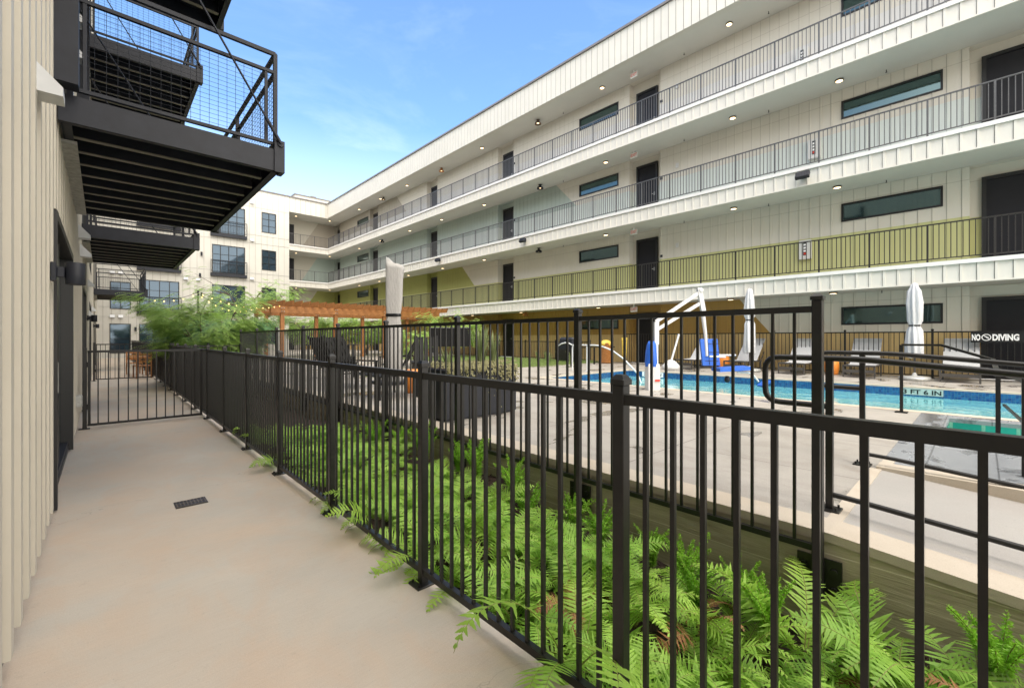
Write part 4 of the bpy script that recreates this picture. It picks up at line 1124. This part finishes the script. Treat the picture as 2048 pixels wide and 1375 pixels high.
# ------------------------------------------------------------------ pergola
r=thing('pergola','stained cedar pergola with angled roof slats beyond the pool fence','pergola',(10,22,D))
px=[6.05,8.5,11.1,14.0]
for y in (22.0,24.7):
    for x in px:
        MB().cbox(x-.085,x+.085,y-.085,y+.085,D,2.75,.01).build('post',M['wood'],r)
    for s in (-.11,.11):
        MB().box(5.55,14.55,y+s-.03,y+s+.03,2.55,2.86).build('beam',M['wood'],r)
    br=MB()
    for x in px:
        for z in (2.62,2.78):
            for dx in (-.05,.05): br.tube([(x+dx,y-.16,z),(x+dx,y-.14,z)],.022,6)
    br.build('bolts',M['galv'],r)
k=0;x=5.5
while x<14.7:
    MB().add([(x,21.1,2.862),(x+.05,21.1,2.862),(x+.05,25.4,2.862),(x,25.4,2.862),(x,20.95,3.08),(x+.05,20.95,3.08),(x+.05,25.6,3.08),(x,25.6,3.08)],
      [(0,3,2,1),(4,5,6,7),(0,1,5,4),(1,2,6,5),(2,3,7,6),(3,0,4,7)]).build('rafter',M['wood'],r)
    x+=.36
y=23.2
while y<24.0:
    MB().box(5.4,14.7,y,y+.04,3.082,3.11).build('purlin',M['wood'],r);y+=.45
for s in (-1,1):
    x=5.62 if s<0 else 14.45
    MB().box(x-.03,x+.03,21.9,24.8,2.45,2.56).build('beam',M['wood'],r)

# ------------------------------------------------------------------ plants
def frond_mb(q,L,n,wmax,arch,lobes=True):
    """frond growing along +X then arching; returns MB leaf, MB stem"""
    lf=MB();pts=[]
    m=n*1.0
    th=q.uniform(.75,1.35);pz=0;pxx=0;side=q.uniform(-.15,.15);py=0;seg=L/n
    P=[Vector((0,0,0))];T=[]
    for i in range(n):
        t=i/n;ang=th-arch*t*t*1.15-arch*.25*t
        d=Vector((cos(ang),side*t,sin(ang))).normalized();T.append(d);P.append(P[-1]+d*seg)
    T.append(T[-1])
    for i in range(3,n+1):
        t=i/n
        w=wmax*(sin(pi*min(1,(t*1.12-.02)))**.75 if t<.9 else .0)
        w=wmax*max(.05,(1-((t-.42)/.62)**2))*(min(1,(t-.08)*6))
        if w<=.004: continue
        tan=T[i-1];up=Vector((-tan.z,0,tan.x));up=(up-tan*up.dot(tan)).normalized();sd=tan.cross(up).normalized()
        for s in (-1,1):
            if q.random()<.035: continue
            base=P[i-1]+tan*(seg*.25*(s>0))
            dr=(sd*s*.93+tan*q.uniform(.2,.5)+up*q.uniform(-.1,.28)).normalized()
            droop=-up*q.uniform(.05,.22)
            pw=seg*.40
            k=6;v=[];f=[]
            for j in range(k+1):
                u=j/k;c=base+dr*(w*u)+droop*(w*u*u)
                hw=pw*(1-u**1.6)*(1.0 if j%2==0 or not lobes else .72)+.0006
                fw=tan-dr*tan.dot(dr);fw.normalize()
                v+=[c-fw*hw,c+fw*hw]
            f=[(2*j,2*j+1,2*j+3,2*j+2) for j in range(k)]
            lf.add(v,f)
    st=MB().tube(P[::2]+([P[-1]] if n%2 else []),[.0032*(1-.7*i/len(P[::2])) for i in range(len(P[::2])+(1 if n%2 else 0))],4,False)
    return lf,st
def fern_proto(seed,nf,L0,arch=1.5,spread=None,az=None):
    q=random.Random(seed);lf=MB();st=MB()
    for i in range(nf):
        a=2*pi*i/nf*1.0+q.uniform(-.3,.3) if az is None else az+q.uniform(-spread,spread)
        L=L0*q.uniform(.45,1.2)
        a_,b_=frond_mb(q,L,26,L*.21,arch*q.uniform(.75,1.2))
        Mx=Matrix.Rotation(a,4,'Z')@Matrix.Rotation(q.uniform(-.6,.6),4,'X')@Matrix.Translation((.02,0,0))
        a_.xform(Mx);b_.xform(Mx);lf.add(a_.v,a_.f);st.add(b_.v,b_.f)
    return lf,st
def add_proto(name,lf,st,ml,ms,cat,label,group,pn='fronds',sn='stems'):
    r=thing(name,label,cat,(0,0,0),0,group);lf.build(pn,ml,r,False);st.build(sn,ms,r,False);return r
FERN_L='bright green arching fern in the bed between the walkway fence and the retaining wall'
protos=[]
for s_ in range(5):
    lf,st_=fern_proto(100+s_,11+s_%3,.50,1.05+.1*s_);protos.append(add_proto('fern',lf,st_,M['fern'],M['stem'],'fern',FERN_L,'ferns in the planting bed'))
q=random.Random(21);spots=[]
y=-.35
cand=[]
tries=0
while len(cand)<112 and tries<12000:
    tries+=1
    x=q.uniform(1.58,2.62);y=-.5+7.6*q.random()
    if x>2.42 and .75<y<3.0: continue
    md=.225+(.05 if y>3.6 else 0)
    if y<1.2 and x>1.9: md=.25
    if x+.0<1.75 and q.random()<.3: continue
    if 1.5<x<2.05 and -.1<y<1.0 and q.random()<.6: continue   # mulch gap
    if all((x-a)**2+(y-b)**2>md*md for a,b in cand): cand.append((x,y))
for i,(x,y) in enumerate(cand):
    o=protos[i] if i<5 else copy_tree(protos[i%5])
    s_=q.uniform(.72,1.12)*(1.10 if y<1.0 and x>1.9 else .98)
    o.location=(x,y,bedz(x,y)-.01);o.rotation_euler=(q.uniform(-.1,.1),q.uniform(-.1,.1),q.uniform(0,6.28));o.scale=(s_,s_,s_)
# fronds poking out over the walkway
for i,(y,L,l) in enumerate(((1.22,.66,'fern poking low through the walkway fence, nearest to the viewer'),(2.35,.46,'fern poking through the fence just past the second visible post'),(2.75,.36,'small fern frond over the walkway near the second post'),
    (3.1,.48,'fern frond lying over the walkway edge beyond the second post'),(3.75,.36,'fern frond at the foot of the third post'),(5.35,.46,'fern frond reaching over the walkway past the fourth post'),(6.2,.42,'fern frond waist of the fence far along, above the slab'),(6.9,.40,'small fern sprig farthest along the walkway fence'))):
    lf,st_=fern_proto(300+i,4 if L>.5 else 3,L,1.6,.5,pi+.25)
    o=add_proto('fern',lf,st_,M['fern'],M['stem'],'fern',l,None);o.location=(1.50,y,-.06+(.1 if i>5 else 0))
# foxtail plumes
def foxtail_proto(seed,nf,H):
    q=random.Random(seed);lf=MB();st=MB()
    for i in range(nf):
        a=q.uniform(0,2*pi);ln=q.uniform(.1,.55);L=H*q.uniform(.7,1.1);P=[]
        for k in range(9):
            t=k/8;P.append(Vector((cos(a)*ln*L*t*t,sin(a)*ln*L*t*t,L*t*(1-.25*ln*t))))
        st.tube(P,.002,4,False)
        for j in range(230):
            t=q.uniform(.12,1)**.85;k=min(7,int(t*8));p=P[k].lerp(P[k+1],t*8-k);rr=.045*(1-t)**.5+.008
            d=Vector((q.gauss(0,1),q.gauss(0,1),q.gauss(.5,.6))).normalized();e=p+d*rr*q.uniform(.7,1.15);w=Vector((q.gauss(0,1),q.gauss(0,1),q.gauss(0,1))).cross(d).normalized()*.0032
            lf.add([p-w*.4,(p+e)/2+w,e,(p+e)/2-w],[(0,1,2,3)])
    return lf,st
M['dead']=simple('dead_frond',(.22,.10,.035),.8,.3,12)
for k_ in range(7):
    lf,st_=fern_proto(700+k_,4,.34,1.9)
    o=add_proto('fern',lf,st_,M['dead'],M['stem'],'fern','small withered brown fern fronds lying among the green ones','withered ferns in the bed')
    o.location=((1.75,.35),(2.2,1.0),(1.85,1.5),(2.1,.2),(1.9,2.4),(2.2,3.1),(2.4,-.1))[k_]+(-.12,);o.rotation_euler=(0,0,k_*1.3)
fx=[]
for s_ in range(3):
    lf,st_=foxtail_proto(500+s_,13,.42);fx.append(add_proto('foxtail_fern',lf,st_,M['foxtail'],M['stem'],'foxtail fern','plume shaped bright green foxtail fern close to the retaining wall','foxtail ferns along the wall','plumes','stems'))
fs=[(2.74,.95),(2.62,1.25),(2.76,1.55),(2.65,1.9),(2.78,2.25),(2.62,2.6),(2.77,2.95),(2.7,3.4),(2.78,3.8),(2.72,4.4),(2.76,5.0),(2.7,5.6),(2.45,1.1),(2.5,.75),(2.75,-.05)]
for i,(x,y) in enumerate(fs):
    o=fx[i] if i<3 else copy_tree(fx[i%3]);s_=q.uniform(.7,1.1) if y<2 else q.uniform(.9,1.25)
    o.location=(x,y,bedz(x,y)-.01);o.rotation_euler=(0,0,q.uniform(0,6.28));o.scale=(s_,s_,s_)
# fine grass tuft bottom right
tb=MB();qq=random.Random(77)
for i in range(260):
    a=qq.uniform(0,2*pi);L=qq.uniform(.15,.36);ln=qq.uniform(.1,.6);d=Vector((cos(a),sin(a),0));sd=Vector((-sin(a),cos(a),0));o=d*qq.uniform(0,.08);p_=[]
    for k in range(5):
        t=k/4;p=o+d*(ln*L*t*t)+Vector((0,0,L*t*(1-.2*ln)));w=.0016*(1-t);p_+=[p-sd*w,p+sd*w]
    tb.add(p_,[(2*k,2*k+1,2*k+3,2*k+2) for k in range(4)])
r=thing('grass_tuft','fine yellow green grass tuft at the foot of the retaining wall, right corner','plant',(2.62,-.15,bedz(2.62,-.15)));tb.build('blades',M['blade'],r,False)

# feathery trees
def feather_tree(x,y,z,h,rad,seed,label,mat='feather',dens=1.0,leaf=.02,trunks=4,group=None,zlow=.35,name='feathery_tree'):
    q=random.Random(seed);r=thing(name,label,'tree' if h>1.6 else 'shrub',(x,y,z),0,group)
    tk=MB();lf=MB();tips=[]
    for i in range(trunks):
        a=2*pi*i/trunks+q.uniform(-.4,.4);d=Vector((cos(a),sin(a),0));P=[Vector((0,0,0))+d*.03]
        k=6
        for j in range(1,k+1):
            t=j/k;P.append(d*(rad*.55*t**1.5)+Vector((q.uniform(-.05,.05),q.uniform(-.05,.05),h*.72*t)))
        tk.tube(P,[.05*h/3*(1-.75*j/k) for j in range(k+1)],6)
        for j in range(2,k+1):
            for b in range(3):
                a2=a+q.uniform(-1.5,1.5);d2=Vector((cos(a2),sin(a2),q.uniform(.1,.7)));L=rad*q.uniform(.35,.75)
                e=P[j]+d2*L;tk.tube([P[j],P[j]+d2*L*.5+Vector((0,0,.04)),e],[.014*h/3,.008*h/3,.004],4,False);tips.append((P[j]+d2*L*.4,e))
    ns=int(900*dens)
    for i in range(ns):
        b,e=q.choice(tips);s=b.lerp(e,q.uniform(.1,1.15))+Vector((q.gauss(0,.10),q.gauss(0,.10),q.gauss(0,.08)))*rad
        if s.z<h*zlow: s.z=h*zlow+q.uniform(0,.3)
        a=math.atan2(s.y,s.x)+q.uniform(-.9,.9);L=q.uniform(.22,.5)*min(1,rad)
        d=Vector((cos(a),sin(a),q.uniform(-.1,.45))).normalized();np_=9;prev=s
        for k in range(1,np_+1):
            d=(d+Vector((0,0,-.09))).normalized();p=prev+d*(L/np_);
            sd=d.cross(Vector((0,0,1))).normalized()
            for sg in(-1,1):
                ln=leaf*q.uniform(1.7,3.4);w=d*leaf*.36
                e=p+sd*sg*ln+d*ln*.4+Vector((0,0,-ln*.25))
                lf.add([p-w,e-w*.3,e+w*.3,p+w],[(0,1,2,3)])
            prev=p
    tk.build('trunk',M['bark'],r,False);lf.build('crown',M[mat],r,False);return r
feather_tree(2.3,15.9,-.1,3.05,1.3,31,'wide feathery green tree with several thin trunks behind the walkway fence',dens=3.4,leaf=.026)
feather_tree(6.0,27.0,D,4.6,2.2,32,'tall loose feathery tree with wispy top behind the left corner of the pergola',dens=1.3,leaf=.034)
feather_tree(2.95,16.3,D-.2,2.2,.95,33,'dense bluish green bush at the far end of the pool fence','shrub',2.2,.03,5,None,.1,'leafy_bush')
feather_tree(2.4,17.4,0,1.9,.9,36,'low dense bush behind the short cross fence','shrub',1.8,.03,5,None,.1,'leafy_bush')
feather_tree(9.4,27.2,D,2.6,1.9,34,'pale feathery tree behind the left half of the pergola',dens=2.2,leaf=.03,zlow=.3)
feather_tree(12.6,27.4,D,2.6,1.8,35,'pale feathery tree behind the right half of the pergola',dens=2.2,leaf=.03,zlow=.3)
feather_tree(14.4,20.0,D,2.4,1.5,37,'feathery green tree at the right end of the pergola',dens=1.8,leaf=.03,zlow=.3)
feather_tree(8.6,14.6,D,1.6,.6,38,'small thin leafed bush among the black chairs',dens=.6,leaf=.025,zlow=.3,name='leafy_bush')
feather_tree(3.2,29.0,D,2.9,1.5,39,'feathery tree far along the walkway near the wing',dens=1.2,leaf=.03)
# light pole and string
r=thing('light_pole','slim black pole carrying the string lights above the feathery tree','pole',(2.3,17.6,0))
MB().bar((2.3,17.6,0),(2.3,17.6,2.95),.05,.05).build('pole',M['black'],r)
def string(a,b,sag,n,label):
    a=Vector(a);b=Vector(b);r=thing('string_lights',label,'string lights',tuple(a),0,'festoon strings between the poles')
    P=[a.lerp(b,t/20)+Vector((0,0,-sag*4*(t/20)*(1-t/20))) for t in range(21)]
    MB().tube(P,.008,4,False).build('cable',M['black'],r)
    for i in range(n):
        t=(i+.5)/n;p=a.lerp(b,t)+Vector((0,0,-sag*4*t*(1-t)-.05));MB().lathe([(.001,.02),(.012,.014),(.019,-.006),(.013,-.022),(.001,-.028)],p,8).build('bulb',M['bulb'],r)
string((2.3,17.6,2.93),(6.05,22.0,2.95),.28,12,'string of warm bulbs from the black pole to the pergola corner')
string((2.3,17.6,2.9),(1.2,19.5,2.75),.12,5,'short string of warm bulbs left of the black pole')
string((2.3,17.6,2.88),(4.6,19.8,2.7),.35,10,'lower string of warm bulbs drooping through the feathery tree')

# ------------------------------------------------------------------ world, sun, camera
SUN_EL=R(58);SUN_AZ_DIR=Vector((.60,.80,0)).normalized()   # direction light travels (horizontal)
w=bpy.data.worlds.new('World');sc.world=w;w.use_nodes=True;nt=w.node_tree
bg=nt.nodes['Background'];sky=N(nt,'ShaderNodeTexSky');sky.sky_type='NISHITA';sky.sun_disc=False
sky.sun_elevation=SUN_EL
to_sun=-SUN_AZ_DIR
sky.sun_rotation=math.atan2(to_sun.x,to_sun.y)
sky.air_density=1.0;sky.dust_density=.6;sky.ozone_density=1.6
tc=N(nt,'ShaderNodeTexCoord');mp=mapping(nt,tc.outputs['Generated'],(1,1,2.6))
cl=noise(nt,2.6,8,mp,.6,.5);cf_=ramp(nt,cl,.52,.72)
wis=ramp(nt,noise(nt,1.4,9,mapping(nt,tc.outputs['Generated'],(1,2.2,5),(0,.3,.8)),.7,1.5),.5,.85)
sep=N(nt,'ShaderNodeSeparateXYZ');nt.links.new(tc.outputs['Generated'],sep.inputs[0])
low=ramp(nt,sep.outputs['Z'],.16,.46,(1,1,1),(.15,.15,.15))
hz=ramp(nt,sep.outputs['Z'],.05,.42,(.55,.55,.55),(0,0,0))
fac=mathn(nt,'MULTIPLY',mathn(nt,'MAXIMUM',mathn(nt,'MULTIPLY',cf_,.5),mathn(nt,'MULTIPLY',wis,.3)),low)
fac=mathn(nt,'MAXIMUM',fac,hz)
c=mixc(nt,fac,mixc(nt,1.0,sky.outputs[0],(1.08,1.30,1.44),'MULTIPLY'),(8.5,9.0,9.6))
# unseen bright cloud added overhead and behind the viewer as soft neutral fill
ov=ramp(nt,mathn(nt,'ADD',sep.outputs['Z'],mathn(nt,'MULTIPLY_ADD',noise(nt,2.0,5,tc.outputs['Generated'],.6),.3,-.15)),.78,.93)
bh=ramp(nt,mathn(nt,'ADD',mathn(nt,'ADD',mathn(nt,'MULTIPLY',sep.outputs['X'],-.3),mathn(nt,'MULTIPLY',sep.outputs['Y'],-.95)),mathn(nt,'MULTIPLY_ADD',noise(nt,1.7,5,tc.outputs['Generated'],.6),.4,-.2)),.05,.35)
c=mixc(nt,mathn(nt,'MULTIPLY',mathn(nt,'MAXIMUM',ov,bh),.92),c,(17,15.8,14.0))
nt.links.new(c,bg.inputs[0]);bg.inputs[1].default_value=.13
sl=bpy.data.lights.new('sun','SUN');sl.energy=1.5;sl.angle=R(35);sl.color=(1,.95,.87)
so=bpy.data.objects.new('sun',sl);COL.objects.link(so)
dr=Vector((SUN_AZ_DIR.x*cos(SUN_EL),SUN_AZ_DIR.y*cos(SUN_EL),-sin(SUN_EL)))
so.rotation_euler=dr.to_track_quat('-Z','Y').to_euler()
cam=bpy.data.cameras.new('camera');co=bpy.data.objects.new('camera',cam);COL.objects.link(co)
co.location=(0,0,1.4);co.rotation_euler=(R(90),0,-TH);cam.sensor_width=36;cam.lens=877/2048*36
cam.shift_y=-12/2048;cam.clip_start=.03;cam.clip_end=1500
sc.camera=co
sc.view_settings.view_transform='Standard';sc.view_settings.look='None';sc.view_settings.exposure=1.0;sc.view_settings.gamma=1
sc.cycles.max_bounces=8;sc.cycles.diffuse_bounces=4;sc.cycles.caustics_reflective=False;sc.cycles.caustics_refractive=False
